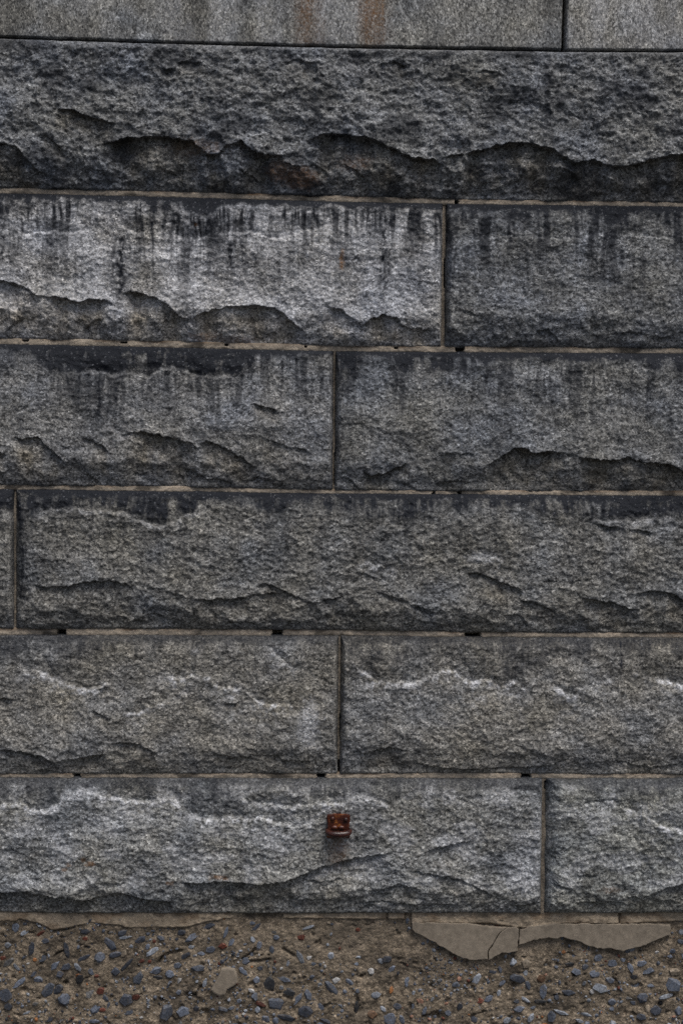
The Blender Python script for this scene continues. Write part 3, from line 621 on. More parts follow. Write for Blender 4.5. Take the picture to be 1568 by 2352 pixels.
def tooled(k, ul, ur):
    cb = J[0][0]
    xl = float(W(ul[0], -60)[0]), float(W(ul[1], 110)[0]); xr = float(W(ur[0], -60)[0]), float(W(ur[1], 110)[0])
    xs = xs_between(sum(xl)/2, sum(xr)/2, 0.003)
    s = (xs-xs[0])/(xs[-1]-xs[0]); t = np.concatenate([np.linspace(0, 0.03, 9)[:-1], np.linspace(0.03, 0.97, 110), np.linspace(0.97, 1, 6)[1:]])
    T_, S_ = np.meshgrid(t, s, indexing='ij')
    ej = 0.0012*fbm(T_*30, S_*0+k, 11, 3)
    x = (xl[1]+(xl[0]-xl[1])*np.clip(T_*2, 0, 1))*(1-S_)+(xr[1]+(xr[0]-xr[1])*np.clip(T_*2, 0, 1))*S_ + ej*(1-2*S_)
    zt = lin(TOP0, x); zb = lin(cb, x)+0.0022*fbm(x*20, x*0, 13+k, 4)
    z = zb+(zt-zb)*T_
    d = np.minimum(np.minimum(zt-z, z-zb), np.minimum(x-x[:, :1], x[:, -1:]-x))
    h = 0.026*(1-(1-np.clip(d/0.005, 0, 1))**2.5)+0.0016*fbm(x*6, z*6, 15, 3)+0.0010*fbm(x*110, z*45, 16, 3)
    streak = 0.45*sstep((fbm(x*10, z*0.8, 21, 4)-0.10)/0.28)*np.clip(0.55+fbm(x*50, z*10, 22, 3), 0, 1)
    low = 0.42*np.exp(-(z-zb)/0.03)*sstep(0.6+2*fbm(x*26, z*6, 24, 3))
    u_l = sstep((float(W(210, 50)[0])-x)/0.25)*0.38*sstep(0.55+fbm(x*18, z*9, 26, 3))
    grime = np.clip(np.maximum(np.maximum(streak, low), u_l), 0, 1)
    rust = np.zeros_like(x)
    for u, wd, a in ((708, 27, 1.0), (855, 26, 1.5), (878, 8, 1.0)):
        cx = float(W(u, 60, FACE)[0])
        rust = np.maximum(rust, a*np.exp(-((x-cx+0.006*fbm(z*9, x*0, 29, 2))/(wd*0.0011))**2)*(0.75+0.7*fbm(x*45, z*5, 28, 3))*np.clip(0.55+(z-zb)/0.12, 0.55, 1))
    wear = 0.35*sstep(fbm(x*12, z*2, 31, 3)/0.35)
    o = grid_mesh('stone', np.stack([x, -h, z], -1), 0.16, M_TOOL, wall, {'mask': (grime, wear, np.clip(rust, 0, 1)), 'tone': T.get((0, k), T[(0, 0)])[0]})
    o['label'] = ('smooth dressed granite block stained by two rust runs' if k == 1 else 'smooth dressed granite block of the top course')
    return o

for row in range(7):
    ends = [(-1700, -1700, 0)]+VJ[row]+[(3300, 3300, 0)]
    for k in range(len(ends)-1):
        a, b = ends[k], ends[k+1]
        ga, gb = max(a[2]-1.2, 0), max(b[2]-1.2, 0)
        L = (a[0]+ga, a[1]+ga); R = (b[0]-gb, b[1]-gb)
        kk = k-[q[0] for q in VJ[row]].index(FIRST[row])      # stones count from the first joint left of the photograph
        (tooled(kk, L, R) if row == 0 else rock(row, kk, L, R))

# ------------------------------------------------------------------ mortar
HOLES = {0: [], 1: [(1047, 6), (1046, 3)], 2: [(60, 9), (285, 10), (520, 5), (702, 3), (909, 7), (1055, 14)], 3: [(1055, 5), (995, 4)],
         4: [(143, 13), (637, 17), (1085, 26)], 5: [(177, 12), (737, 14), (1207, 16)]}
def bed(j):
    ct, cb = J[j]
    xs = xs_between(XMIN+0.01, XMAX-0.01, 0.0026)
    t = np.linspace(0, 1, 11)
    T_, x = np.meshgrid(t, xs, indexing='ij')
    zt = lin(ct, x)+0.0045; zb = lin(cb, x)-0.0045
    z = zb+(zt-zb)*T_
    y = -0.0058+0.0060*fbm(x*11, z*8, 300+j, 3)+0.0022*fbm(x*120, z*120, 310+j, 3)+0.003*np.abs(2*T_-1)**3
    y += 0.005*sstep((fbm(x*5, z*0, 320+j, 3)-0.12)/0.2)
    if j == 0: y += 0.020+0.006*fbm(x*8, z*0, 5, 3)-0.020*spots(x, z, [(1170,124,60,8,1),(300,103,40,6,.9),(690,116,30,6,.8)])
    rust = np.clip(0.8*sstep((T_-0.50)/0.30)*(0.45+1.5*fbm(x*16, z*30, 330+j, 3)), 0, 1)
    soot = np.clip(0.9*sstep((fbm(x*9, z*20, 340+j, 4)-0.12)/0.25), 0, 1)
    for u, hw in HOLES[j]:
        cx = float(W(u, 1176)[0]); 
        v = np.interp(u, [0, 784, 1568], [0, 0, 0])
        cx = float(W(u, [100, 460, 800, 1125, 1452, 1781][j])[0])
        q = np.abs(x-cx+0.002*noise(x*90, z*200, 351))/(hw*0.00072)
        y += 0.05*sstep((1.12-q)/0.2)*(sstep((T_-0.52)/0.1) if j == 2 and hw < 12 else 1)
    o = grid_mesh('mortar_joint', np.stack([x, y, z], -1), 0.155, M_MORT, wall, {'mask': (soot, rust*0, rust)})
for j in range(6): bed(j)

VGAP = {(2, 1): [(595, 660, .75)], (5, 1): [(1640, 1690, .8), (1746, 1776, 1)], (0, 1): [(12, 24, 1), (92, 128, 1)], (3, 1): [(1040, 1112, .55)], (6, 1): [(1795, 1812, .4)]}
def perpend(row, k, uj):
    ct = TOP0 if row == 0 else J[row-1][1]; cb = J[row][0]
    vt, vb = ((-60, 110) if row == 0 else (100+338*(row-1), 435+336*(row-1)))
    x0, x1 = float(W(uj[1], vb)[0]), float(W(uj[0], vt)[0])
    zt, zb = float(lin(ct, x1))+0.002, float(lin(cb, x0))-0.002
    t = np.linspace(0, 1, int((zt-zb)/0.0026)); s = np.linspace(-1, 1, 9)
    T_, S_ = np.meshgrid(t, s, indexing='ij')
    z = zb+(zt-zb)*T_
    hw = uj[2]*0.0011+0.004; soot_k = 0.85
    x = x0+(x1-x0)*T_+S_*hw
    y = -0.0020+0.0030*fbm(z*14, x*40, 400+row*9+k, 3)+0.002*fbm(x*110, z*110, 410+k, 3)+0.004*sstep(S_)*sstep((fbm(z*8, x*0, 420+row, 2)+.1)/0.2)
    if row == 0: y += 0.008+0.02*sstep((S_+0.1)/0.4)
    for v0, v1, a in VGAP.get((row, k), []):
        za, zb_ = float(W(uj[0], v0)[1]), float(W(uj[0], v1)[1])
        m = sstep((za-z)/0.004+.5)*sstep((z-zb_)/0.004+.5)
        y += a*0.07*m*(sstep((S_+1.6*(1-a)*0+(0.75 if a > .85 else -0.05))/0.25))
    soot = np.clip(0.60+0.9*fbm(z*9, x*30, 430+row, 3), 0, 1)*0.8
    grid_mesh('mortar_joint', np.stack([x, y, z], -1), 0.15, M_MORT, wall, {'mask': (soot, soot*0, 0.05+0*soot)})
for row in range(7):
    for k, uj in enumerate(VJ[row]): perpend(row, k-[q[0] for q in VJ[row]].index(FIRST[row]), uj)

zc0 = float(lin(J[6][0], 0.0)); zc1 = float(lin(TOP0, 0.0))
bx = [(x, y, z) for z in (zc0-0.01, zc1-0.02) for y in (0.10, 0.42) for x in (XMIN+0.005, XMAX-0.005)]
link_mesh('wall_core', bx, [(0,1,5,4), (1,3,7,5), (3,2,6,7), (2,0,4,6), (4,5,7,6), (2,3,1,0)], M_CORE, wall, False)

# ------------------------------------------------------------------ concrete foundation with its pebbles
base = bpy.data.objects.new('concrete_foundation', None); C.objects.link(base)
base['label'] = 'rough brown concrete footing with exposed slate pebbles under the granite wall'
base['category'] = 'foundation'; base['kind'] = 'thing'
CY = 0.008
def conc_y(x, z):
    y = CY+0.004*fbm(x*7, z*7, 501, 3)-0.0050*fbm(x*36, z*36, 503, 4, 0.6)-0.0020*fbm(x*130, z*130, 505, 3)
    y += 0.006*sstep((fbm(x*30, z*38, 507, 4)-0.32)/0.14)
    return y
CRACKS = [[(1085,390),(1110,350),(1160,325),(1240,310)], [(370,350),(400,325),(440,308)], [(1330,620),(1370,560),(1400,545)],
          [(1658,365),(1720,330),(1740,300)], [(1670,388),(1740,384),(1840,370)], [(1935,300),(1990,330),(2010,350)],
          [(250,110),(310,120),(360,178),(440,165),(500,150)]]
def foundation():
    xs = xs_between(XMIN, XMAX, 0.0026)
    ztop = lin(J[6][0], 0.0)
    zv = float(W(784, 2400)[1])
    t = np.concatenate([np.arange(-0.06, zv, 0.015), np.arange(zv, float(ztop), 0.0026)])
    t = (t-t[0])/(t[-1]-t[0])
    T_, x = np.meshgrid(t, xs, indexing='ij')
    zt = lin(J[6][0], x)+0.002
    z = -0.06+(zt+0.06)*T_
    y = conc_y(x, z)
    grime = np.clip(0.55*sstep((fbm(x*9, z*12, 511, 4)-0.02)/0.25)+0.35*sstep((fbm(x*40, z*44, 513, 3)-0.1)/0.2), 0, 1)
    for c in CRACKS:
        p = np.array(c, float); u = p[:, 0]*0.33594; v = 2082.5+p[:, 1]*0.33594
        X, Z = W(u, v, 0.0)
        dmin = np.full(x.shape, 9.0)
        for i in range(len(X)-1):
            ax, az, bx_, bz = X[i], Z[i], X[i+1], Z[i+1]
            q = np.clip(((x-ax)*(bx_-ax)+(z-az)*(bz-az))/((bx_-ax)**2+(bz-az)**2), 0, 1)
            dmin = np.minimum(dmin, np.hypot(x-ax-q*(bx_-ax), z-az-q*(bz-az)))
        dmin += 0.0015*fbm(x*60, z*60, 517, 3)
        y += 0.012*np.exp(-(dmin/0.0032)**2)
    # pits where a stone has dropped out
    for u, v, r in ((433, 2290, 10), (150, 2261, 6), (55, 2277, 7), (830, 2247, 5), (727, 2169, 5), (1001, 2338, 14), (1182, 2266, 7), (1320, 2240, 6), (1545, 2290, 6), (470, 2330, 12)):
        cx, cz = W(u, v, 0.0)
        y += 0.016*np.exp(-(((x-cx)**2+((z-cz)*1.3)**2)/(r*0.0011)**2)*1.2)
    bare = spots(x, z, [(700, 2190, 230, 60, .45), (860, 2150, 160, 40, .45), (290, 2300, 60, 40, .4), (1200, 2175, 90, 18, .8), (1330, 2110, 260, 12, .4)])
    vor = np.clip(bare, 0, 1)
    # vertical damp runs
    u1 = float(W(985, 2200)[0]); u2 = float(W(1425, 2250)[0]); u3 = float(W(1180, 2250)[0])
    for uu, wd, a in ((u1, 0.012, .7), (u2, 0.014, .7), (u3, 0.008, .6)):
        grime = np.maximum(grime, a*np.exp(-((x-uu)/wd)**2)*sstep(0.55+fbm(x*30, z*12, 519, 3))*sstep((float(W(784, 2150)[1])-z)/0.05))
    grid_mesh('concrete_face', np.stack([x, y, z], -1), 0.45, M_CONC, base, {'mask': (grime, vor, grime*0)})
foundation()

def pebble_mesh(i):
    rnd = random.Random(100+i)
    bm = bmesh.new(); n = rnd.randint(5, 7); ph = rnd.uniform(0, 6.28)
    for lvl, rr in ((-0.62, rnd.uniform(0.70, 0.86)), (-0.20, 1.0), (0.9, 0.8)):      # broken chip: flat front, angular outline
        for i in range(n):
            an = ph+math.tau*(i+rnd.uniform(-.30, .30))/n; q = rr*rnd.uniform(0.80, 1.08)
            bm.verts.new((q*math.cos(an), lvl+rnd.uniform(-.14, .14), q*math.sin(an)))
    r = bmesh.ops.convex_hull(bm, input=bm.verts)
    bmesh.ops.delete(bm, geom=[g for g in r['geom_interior'] if isinstance(g, bmesh.types.BMVert)], context='VERTS')
    bmesh.ops.recalc_face_normals(bm, faces=bm.faces)
    sx = max(abs(v.co.x) for v in bm.verts); sz = max(abs(v.co.z) for v in bm.verts)
    for v in bm.verts: v.co.x /= sx; v.co.z /= sz
    me = bpy.data.meshes.new('pebble'); bm.to_mesh(me); bm.free(); me.materials.append(M_PEB)
    return me
PM = [pebble_mesh(i) for i in range(24)]
PCOL = {'b': (0.115, 0.133, 0.170), 'd': (0.055, 0.063, 0.082), 'k': (0.028, 0.030, 0.034), 'l': (0.24, 0.265, 0.305), 'g': (0.15, 0.15, 0.15), 'w': (0.42, 0.42, 0.42),
        't': (0.30, 0.25, 0.19), 'r': (0.12, 0.04, 0.026), 'o': (0.28, 0.12, 0.045), 'p': (0.30, 0.17, 0.12), 'n': (0.11, 0.065, 0.04)}
PA = """105,150,55,45,70,b 165,185,60,28,30,l 50,270,45,40,0,l 215,295,90,42,80,d 305,242,50,30,10,d 270,195,70,22,35,r 15,360,45,35,20,r 55,392,100,36,35,g 110,420,60,22,-50,l
440,215,60,20,-65,l 455,300,110,36,-75,d 585,175,65,40,0,d 580,225,36,26,0,r 632,262,150,45,65,b 748,260,105,50,-45,d 845,185,75,40,10,d 850,217,95,26,8,l 960,232,70,42,30,d
1100,222,50,34,-30,b 680,350,65,70,0,b 790,335,80,40,5,d 845,330,65,40,65,t 575,355,80,24,25,d 1045,312,95,48,35,l 870,400,110,30,45,d 375,410,80,38,50,b 455,418,80,42,25,d
410,470,55,45,20,d 530,420,60,30,-50,l 620,452,50,36,-30,b 790,450,60,55,0,d 130,530,125,32,40,b 260,508,60,45,-10,b 230,470,45,26,45,d 325,578,105,65,55,b 395,575,80,50,50,d
545,500,70,50,80,k 685,585,55,50,30,r 942,500,100,65,80,b 1070,442,90,48,15,b 1158,468,62,55,-10,b 1075,492,70,34,0,k 1225,512,46,26,70,w 1360,428,105,40,-3,b 1400,530,60,26,75,l
30,615,105,90,-20,d 438,640,80,75,-20,b 55,690,50,50,0,d 610,605,100,50,70,g 720,635,55,30,-50,b 650,705,75,60,45,b 740,690,60,24,80,b 860,645,95,80,20,d 930,625,50,36,0,r
1135,725,105,95,60,b 1255,725,95,60,15,b 1220,595,40,34,0,b 1320,210,120,40,30,b 1425,140,110,45,25,d 1545,180,75,25,70,b 1525,275,60,40,0,r 1260,345,80,28,30,d 1380,330,60,28,-10,b
1215,408,50,36,10,b 180,735,60,16,20,l 240,672,45,26,20,g 885,730,55,36,20,b 640,792,70,24,0,b 335,780,50,30,20,d 1340,705,45,36,0,d 1525,710,70,26,-20,b 290,365,55,36,30,b
1010,280,40,28,70,b 1305,285,45,26,30,l 1240,185,50,40,0,d 1440,300,60,40,10,b 235,370,28,24,0,o 965,378,36,24,20,r 535,480,36,30,0,o 660,482,30,24,0,r 700,715,40,26,0,r"""
PB = """15,250,70,34,60,b 160,232,50,30,-60,l 205,270,60,32,80,b 290,300,52,30,-75,b 185,150,80,26,40,d 150,118,50,30,10,b 535,150,92,18,20,l 490,218,50,45,0,r 880,165,36,28,0,r
690,62,45,30,0,r 320,215,40,34,0,b 110,382,55,45,0,b 90,445,85,30,-45,b 485,352,100,32,-65,l 545,358,36,26,20,w 692,342,52,48,20,l 400,392,46,22,85,l 1075,368,50,66,-70,d
1035,380,34,44,70,l 970,450,44,40,0,w 1110,435,60,30,40,b 185,508,52,45,0,b 272,540,78,100,5,k 375,505,85,32,-15,b 150,578,46,22,-25,w 175,620,50,56,0,b 400,590,105,50,-15,k
315,675,110,90,-15,b 465,645,100,36,50,b 538,612,80,42,-65,b 705,568,130,48,-45,b 732,515,60,40,10,w 820,520,55,30,-40,b 1215,522,75,40,85,b 1000,612,68,48,15,l 1105,578,50,28,80,o
1118,635,45,26,0,t 1260,680,80,26,85,b 1262,598,32,26,50,l 1310,655,60,36,-20,p 210,670,80,30,-15,r 192,712,36,42,0,l 245,780,75,60,20,b 315,785,50,50,0,b 385,768,120,42,-15,d
522,725,90,75,0,d 620,690,75,34,-55,b 870,690,75,36,80,k 975,745,80,55,0,n 1095,775,95,85,-20,b 1180,778,60,34,-70,b 1050,705,50,24,-45,l 1150,690,55,40,-10,d 1385,640,34,24,70,l
15,700,50,22,10,b 65,652,40,30,20,b 660,790,70,24,-25,d 870,400,36,24,0,b 890,352,45,16,0,l 565,487,34,26,20,b 575,400,40,26,40,b 1335,720,60,26,70,b 1495,735,40,40,0,b
1545,540,50,36,30,b 210,428,45,36,0,d 355,560,26,30,70,l 885,250,26,36,80,t 310,182,44,20,-5,g"""
PC = """415,382,50,60,-60,l 498,400,70,60,0,t 162,505,75,50,60,l 440,498,95,48,-15,d 500,460,45,40,60,l 335,530,60,30,45,b 320,440,55,26,-70,d 312,600,48,28,75,l 245,640,75,40,25,b
45,690,60,40,70,d 185,655,45,36,0,r 615,585,90,45,80,b 590,655,95,28,0,k 510,545,60,34,-70,b 785,595,95,42,-5,d 842,455,70,42,-25,b 795,402,60,30,0,k 905,420,50,42,0,b
995,358,72,48,20,b 1100,395,80,48,0,b 830,345,60,26,60,b 965,468,70,50,0,b 1072,510,65,40,-30,b 1008,565,95,58,-20,l 948,590,36,36,0,w 895,530,36,30,45,l 1215,430,85,34,-70,b
1290,395,65,36,10,b 1330,450,120,36,25,b 1235,490,50,36,0,k 1240,550,70,36,10,b 1360,548,75,24,0,b 1515,455,75,55,-5,t 1500,540,110,95,-20,b 1295,630,75,70,-10,d 1455,620,90,30,8,l
1385,720,75,65,0,d 1285,762,70,42,-15,d 1085,660,55,44,0,b 1195,635,65,20,-5,g 1235,668,55,26,-20,b 1085,705,52,36,20,b 1330,705,36,62,0,t 450,708,75,42,20,b 672,760,55,75,0,b
735,730,105,26,-18,l 910,745,85,26,-15,l 530,765,60,36,60,l 545,698,40,22,20,b 865,790,70,26,-20,l 365,785,55,36,30,l 145,780,50,40,0,d 1220,300,45,26,0,l 1190,315,34,26,0,b
1395,320,30,22,0,w 1480,345,45,26,-20,b 1558,180,34,40,0,l 1558,245,30,46,70,b 600,500,55,60,-60,n 1500,310,40,30,0,b 1540,720,50,60,0,b 1165,375,26,45,70,b 25,540,40,36,0,b
490,640,70,22,-30,l 435,655,40,26,10,b 705,630,36,36,0,d 1425,660,36,46,0,k 40,500,30,30,0,p 275,455,30,60,80,d 755,318,28,24,0,o"""
rp = random.Random(5); taken = []
npeb = 0
for txt, off in ((PA, 0.0), (PB, 526.75), (PC, 1041.25)):
    for it in txt.split():
        a = it.split(','); zx, zy, L, wd, an = map(float, a[:5])
        u, v = off+zx*0.33594, 2082.5+zy*0.33594
        x, z = map(float, W(u, v, 0.0))
        o = bpy.data.objects.new('pebble', PM[rp.randrange(len(PM))]); C.objects.link(o); o.parent = base
        sx, sz = L*0.33594*0.00066, wd*0.33594*0.00066
        sy = min(sx, sz)*rp.uniform(0.75, 1.0)
        o.scale = (sx, sy, sz); o.rotation_euler = (rp.uniform(-.25, .25), -math.radians(an), rp.uniform(-.25, .25))
        o.location = (x, float(conc_y(np.array([x]), np.array([z]))[0])+sy*rp.uniform(0.22, 0.52)-0.0005, z)
        k = rp.uniform(0.6, 1.45); c = PCOL[a[5]]
        o.color = (c[0]*k, c[1]*k, c[2]*k, 1)
        taken.append((x, z, max(sx, sz))); npeb += 1

# smaller grit, too fine to pick out one by one, and the footing beyond the frame
def grit():
    V, Fc, col = [], [], []
    temp = []
    for i in range(6):
        rnd = random.Random(900+i)
        bm = bmesh.new(); bmesh.ops.create_icosphere(bm, subdivisions=1, radius=1.0)
        for v in bm.verts: v.co *= rnd.uniform(0.65, 1.1)
        bm.verts.ensure_lookup_table()
        temp.append(([v.co.copy() for v in bm.verts], [[q.index for q in f.verts] for f in bm.faces])); bm.free()
    rnd = random.Random(33)
    xa, xb = XMIN+0.02, XMAX-0.02
    za, zb = 0.02, float(W(784, 2112)[1])
    pos = []
    n1, n2 = 6500, 12000
    vx = (float(W(-60, 2200)[0]), float(W(1628, 2200)[0])); zlow = float(W(784, 2360)[1]); zmid = float(W(784, 2210)[1])
    um = (float(W(640, 2200)[0]), float(W(960, 2200)[0]))
    cx_ = [rnd.uniform(*vx) for i in range(n1)]+[rnd.uniform(xa, xb) for i in range(n2)]
    cz_ = [rnd.uniform(za, zb) for i in range(n1+n2)]
    dn = 0.42+1.5*fbm(np.array(cx_)*5, np.array(cz_)*5, 601, 3)
    for x, z, dens in zip(cx_, cz_, dn):
        inv = VX0 < x < VX1 and z > zlow
        if um[0] < x < um[1] and z > zmid: dens *= 0.35
        if rnd.random() > dens: continue
        r = 0.0011*(1.8+5.0*rnd.random()**2.0) if inv else 0.0011*(2.2+13*rnd.random()**1.9)
        if inv and any(abs(x-p[0]) < 0.03 and (x-p[0])**2+(z-p[1])**2 < (p[2]*0.85+r)**2 for p in taken): continue
        pos.append((x, z, r))
    xa_ = np.array([p[0] for p in pos]); za_ = np.array([p[1] for p in pos])
    yy = conc_y(xa_, za_)
    for (x, z, r), y in zip(pos, yy):
        vs, fs = temp[rnd.randrange(6)]
        b = len(V); e = rnd.uniform(0.45, 0.9); an = rnd.uniform(0, math.pi); ca, sa = math.cos(an), math.sin(an)
        for c in vs:
            px, pz = c.x*r, c.z*r*e
            V.append((x+px*ca-pz*sa, y+c.y*r*0.6, z+px*sa+pz*ca))
        Fc += [[q+b for q in f] for f in fs]
        kk = rnd.choices('bdlgwtrop', (34, 20, 16, 10, 5, 9, 4, 2, 2))[0]
        k = rnd.uniform(0.7, 1.3); c = [q*k for q in PCOL[kk]]
        col += [(*c, 1)]*len(vs)
    o = link_mesh('grit', V, Fc, M_CHIP, base, False)
    a = o.data.attributes.new('tint', 'FLOAT_COLOR', 'POINT'); a.data.foreach_set('color', np.array(col, np.float32).ravel())
    o['kind'] = 'stuff'
grit()

def slab(name, pts, y_front, thick, mat, parent, edge=0.0018, jit=0.0016, seed=1, label=None):
    """a flat, broken-edged piece of render; pts on the photograph, clockwise or not"""
    p = np.array(pts, float); X, Z = W(p[:, 0], p[:, 1], 0.0)
    rnd = random.Random(seed)
    out = []
    n = len(X)
    for i in range(n):
        j = (i+1) % n; L = math.hypot(X[j]-X[i], Z[j]-Z[i]); k = max(1, int(L/0.007))
        for q in range(k):
            t = q/k; nxv, nzv = -(Z[j]-Z[i])/max(L, 1e-6), (X[j]-X[i])/max(L, 1e-6)
            d = rnd.uniform(-jit, jit) if q else 0
            out.append((X[i]+(X[j]-X[i])*t+nxv*d, Z[i]+(Z[j]-Z[i])*t+nzv*d))
    area = sum(out[i][0]*out[(i+1) % len(out)][1]-out[(i+1) % len(out)][0]*out[i][1] for i in range(len(out)))
    if area < 0: out.reverse()
    bm = bmesh.new()
    vs = [bm.verts.new((x, y_front, z)) for x, z in out]
    f = bm.faces.new(vs)
    r = bmesh.ops.extrude_face_region(bm, geom=[f])
    for v in [g for g in r['geom'] if isinstance(g, bmesh.types.BMVert)]: v.co.y = y_front+thick
    bmesh.ops.recalc_face_normals(bm, faces=bm.faces)
    fe = [e for e in bm.edges if all(abs(v.co.y-y_front) < 1e-6 for v in e.verts)]
    bmesh.ops.bevel(bm, geom=fe, offset=edge, segments=2, profile=0.6, affect='EDGES')
    bmesh.ops.triangulate(bm, faces=[f for f in bm.faces if len(f.verts) > 4])
    me = bpy.data.meshes.new(name); bm.to_mesh(me); bm.free(); me.materials.append(mat)
    o = bpy.data.objects.new(name, me); C.objects.link(o); o.parent = parent
    if label: o['label'] = label
    return o

def zp(pts, u, v, s): return [(u+a*s, v+b*s) for a, b in pts]
q = lambda pts: zp(pts, 918.75, 2058.0, 0.414)
slab('mortar_patch', q([(65,145),(200,147),(330,150),(400,155),(480,165),(560,172),(588,172),(545,205),(530,230),(510,265),(483,310),(484,350),(450,350),(380,352),(330,335),(250,290),(180,250),(120,218),(80,200),(65,180)]), -0.0040, 0.030, M_PATCH, base, seed=2, label='left piece of the cracked smooth mortar patch')
slab('mortar_patch', q([(594,172),(640,170),(657,182),(650,270),(650,300),(600,315),(560,312),(520,335),(492,352),(489,350),(488,310),(515,265),(535,232),(550,207)]), -0.0044, 0.030, M_PATCH, base, seed=3, label='middle piece of the cracked smooth mortar patch')
slab('mortar_patch', q([(663,186),(692,180),(712,165),(800,155),(940,152),(1200,155),(1495,158),(1498,215),(1460,225),(1400,250),(1330,280),(1270,292),(1235,305),(1200,298),(1170,288),(1090,290),(1030,270),(990,250),(940,240),(900,225),(870,235),(820,228),(770,235),(720,250),(656,268)]), -0.0036, 0.030, M_PATCH, base, seed=4, label='long right piece of the cracked smooth mortar patch')
slab('mortar_patch', zp([(720,420),(800,408),(880,415),(905,480),(915,580),(850,630),(790,660),(770,720),(700,735),(630,700),(600,665),(640,590),(680,510)], 367.5, 2143.75, 0.1953), -0.003, 0.022, M_PATCH, base, edge=0.0045, jit=0.0004, seed=5, label='small smooth round dab of mortar on the concrete')

# rough render skins directly below the stones
def skin(pts_low, u0, u1, yf, seed, name='render_skin', rough=0.0022, pale=0.0):
    xs = xs_between(float(W(u0, 2110)[0]), float(W(u1, 2110)[0]), 0.0026)
    t = np.linspace(0, 1, 26)
    T_, x = np.meshgrid(t, xs, indexing='ij')
    X, Z = curve(pts_low, 0.0)
    zt = lin(J[6][0], x)+0.003
    zb = np.interp(x, X, Z)+0.0030*fbm(x*60, x*0, seed, 4)
    z = zb+(zt-zb)*T_
    d = np.minimum(np.minimum(z-zb, x-xs[0]+0.0005), xs[-1]-x+0.0005)
    y = yf+0.006*(1-np.clip(d/0.005, 0, 1))**2+rough*fbm(x*40, z*50, seed+1, 4)+0.0012*fbm(x*150, z*150, seed+2, 3)+0.004*fbm(x*9, z*9, seed+3, 2)
    soot = np.clip(0.55*sstep((fbm(x*20, z*26, seed+4, 4)-0.12)/0.3), 0, 1)
    rust = np.clip(0.55*sstep((fbm(x*14, z*20, seed+5, 3)-0.05)/0.3), 0, 1)
    grid_mesh(name, np.stack([x, y, z], -1), 0.03, M_SKIN, base, {'mask': (soot*(1-pale), soot*0, rust)})
skin([(-430,2125),(0,2119),(37,2118),(45,2113),(65,2118),(90,2123),(120,2140),(160,2133),(210,2123),(270,2128),(300,2135),(340,2133),(380,2133),(425,2133),(475,2120),(520,2113),(565,2106),(640,2105)], -425, 560, 0.0035, 700)
skin([(600,2112),(780,2113),(890,2114)], 650, 888, 0.004, 720, rough=0.003)
skin([(891,2112),(930,2113)], 891, 929, -0.001, 740, pale=0.9)
skin([(944,2122),(1120,2122),(1190,2132),(1210,2133),(1300,2122),(1568,2124),(1998,2124)], 944, 1420, -0.0010, 760, rough=0.004)
skin([(1420,2124),(1568,2118),(1998,2120)], 1424, 1990, 0.004, 780, rough=0.004)
skin([(1195,2180),(1240,2178),(1300,2172),(1345,2176)], 1200, 1345, 0.003, 790, name='pale_render', pale=0.9) if False else None

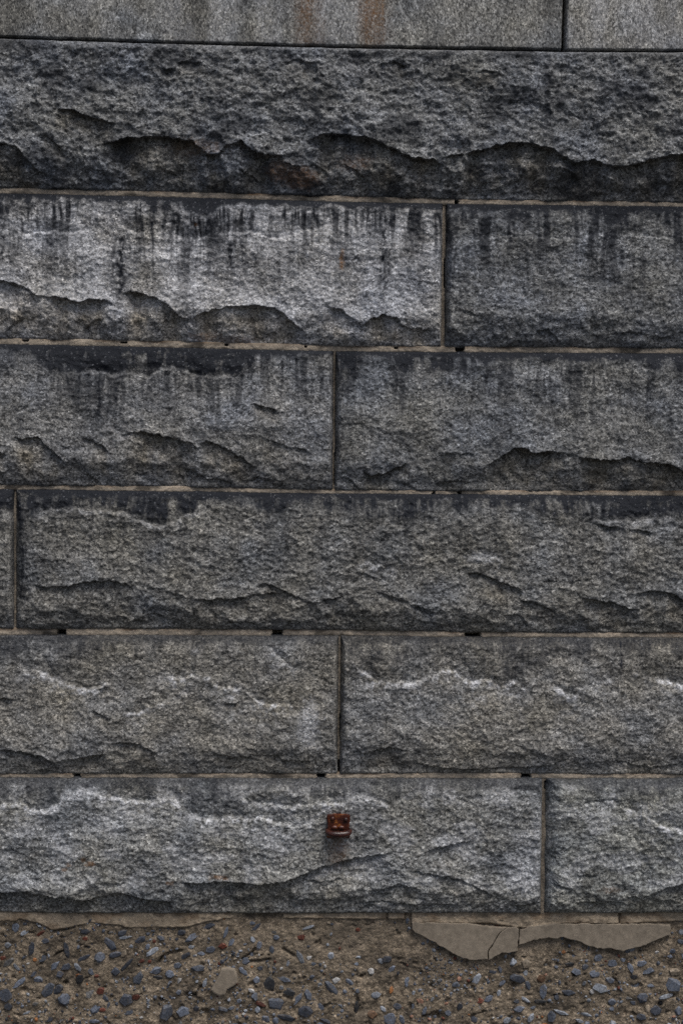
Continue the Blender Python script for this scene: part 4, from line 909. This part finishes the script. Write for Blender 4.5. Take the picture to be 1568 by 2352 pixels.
# ------------------------------------------------------------------ rusty iron bracket on the lowest course
def bracket():
    k = 0.09375
    def bw(a, b): 
        x, z = W(710.5+a*k, 1837.5+b*k, -0.05); return float(x), float(z)
    x0, z0 = bw(425, 365); x1, z1 = bw(1000, 945)
    cx, cz = (x0+x1)/2, (z0+z1)/2; hw, hh = (x1-x0)/2, (z0-z1)/2
    root = bpy.data.objects.new('iron_bracket', None); C.objects.link(root)
    root.location = (cx, -0.046, cz)
    root['label'] = 'small rusty square iron bracket with two rivets and a bowed bar'
    root['category'] = 'bracket'
    m_plate = M_IRON
    # plate, seated into the stone
    bm = bmesh.new(); bmesh.ops.create_cube(bm, size=2.0)
    bmesh.ops.subdivide_edges(bm, edges=bm.edges, cuts=7, use_grid_fill=True)
    for v in bm.verts:
        v.co = Vector((v.co.x*hw, 0.006+v.co.y*0.011, v.co.z*hh))
        if v.co.y < 0.01: v.co.x *= 0.97; v.co.z *= 0.97
        v.co.x *= 1-0.13*math.exp(-((v.co.z/hh+0.02)/0.28)**2)
    bmesh.ops.bevel(bm, geom=[e for e in bm.edges if e.calc_face_angle(0) > 0.8], offset=0.0016, segments=2, affect='EDGES')
    me = bpy.data.meshes.new('plate'); bm.to_mesh(me); bm.free(); me.materials.append(m_plate)
    o = bpy.data.objects.new('plate', me); C.objects.link(o); o.parent = root
    # domed rivets
    for a, b in ((565, 455), (890, 478)):
        px, pz = bw(a, b)
        bm = bmesh.new(); bmesh.ops.create_uvsphere(bm, u_segments=16, v_segments=10, radius=1.0)
        for v in bm.verts:
            v.co = Vector((v.co.x*0.0062, v.co.y*0.0062, v.co.z*0.0064))
        me = bpy.data.meshes.new('rivet'); bm.to_mesh(me); bm.free(); me.materials.append(M_IRON2)
        me.polygons.foreach_set('use_smooth', [True]*len(me.polygons))
        o = bpy.data.objects.new('rivet', me); C.objects.link(o); o.parent = root; o.location = (px-cx, -0.005, pz-cz)
    def tube(name, pts, rad, mat):
        bm = bmesh.new(); rings = []
        P = [Vector(p) for p in pts]
        for i, p in enumerate(P):
            d = (P[min(i+1, len(P)-1)]-P[max(i-1, 0)]).normalized()
            s = d.cross(Vector((0, 0, 1))); s.normalize(); t = s.cross(d)
            r = rad[i] if hasattr(rad, '__len__') else rad
            rings.append([bm.verts.new(p+s*math.cos(q*math.tau/14)*r+t*math.sin(q*math.tau/14)*r) for q in range(14)])
        for a, b in zip(rings[:-1], rings[1:]):
            for q in range(14): bm.faces.new((a[q], a[(q+1) % 14], b[(q+1) % 14], b[q]))
        bm.faces.new(rings[0][::-1]); bm.faces.new(rings[-1])
        bmesh.ops.recalc_face_normals(bm, faces=bm.faces)
        me = bpy.data.meshes.new(name); bm.to_mesh(me); bm.free(); me.materials.append(mat)
        me.polygons.foreach_set('use_smooth', [True]*len(me.polygons))
        o = bpy.data.objects.new(name, me); C.objects.link(o); o.parent = root
    # two folded knuckles that hold the bar
    for a, b in ((535, 690), (706, 855)):
        xa, za = bw(a, 668); xb, _ = bw(b, 668)
        n = 7
        pts = [(xa-cx+(xb-xa)*i/(n-1), -0.0062, za-cz) for i in range(n)]
        tube('knuckle', pts, [0.0034, 0.0052, 0.0058, 0.0058, 0.0058, 0.0052, 0.0034], M_IRON)
    # bowed bar below them
    pts, rad = [], []
    for i in range(25):
        t = i/24; a = math.pi*t
        px = -hw*0.97*math.cos(a)
        xq, zq = bw(712, 740); 
        pz = (zq-cz)-0.0066*math.sin(a)**0.7
        pts.append((px, -0.003-0.0185*math.sin(a)**0.6, pz)); rad.append(0.0055+0.0030*math.sin(a))
    tube('bowed_bar', pts, rad, M_IRON2)
bracket()
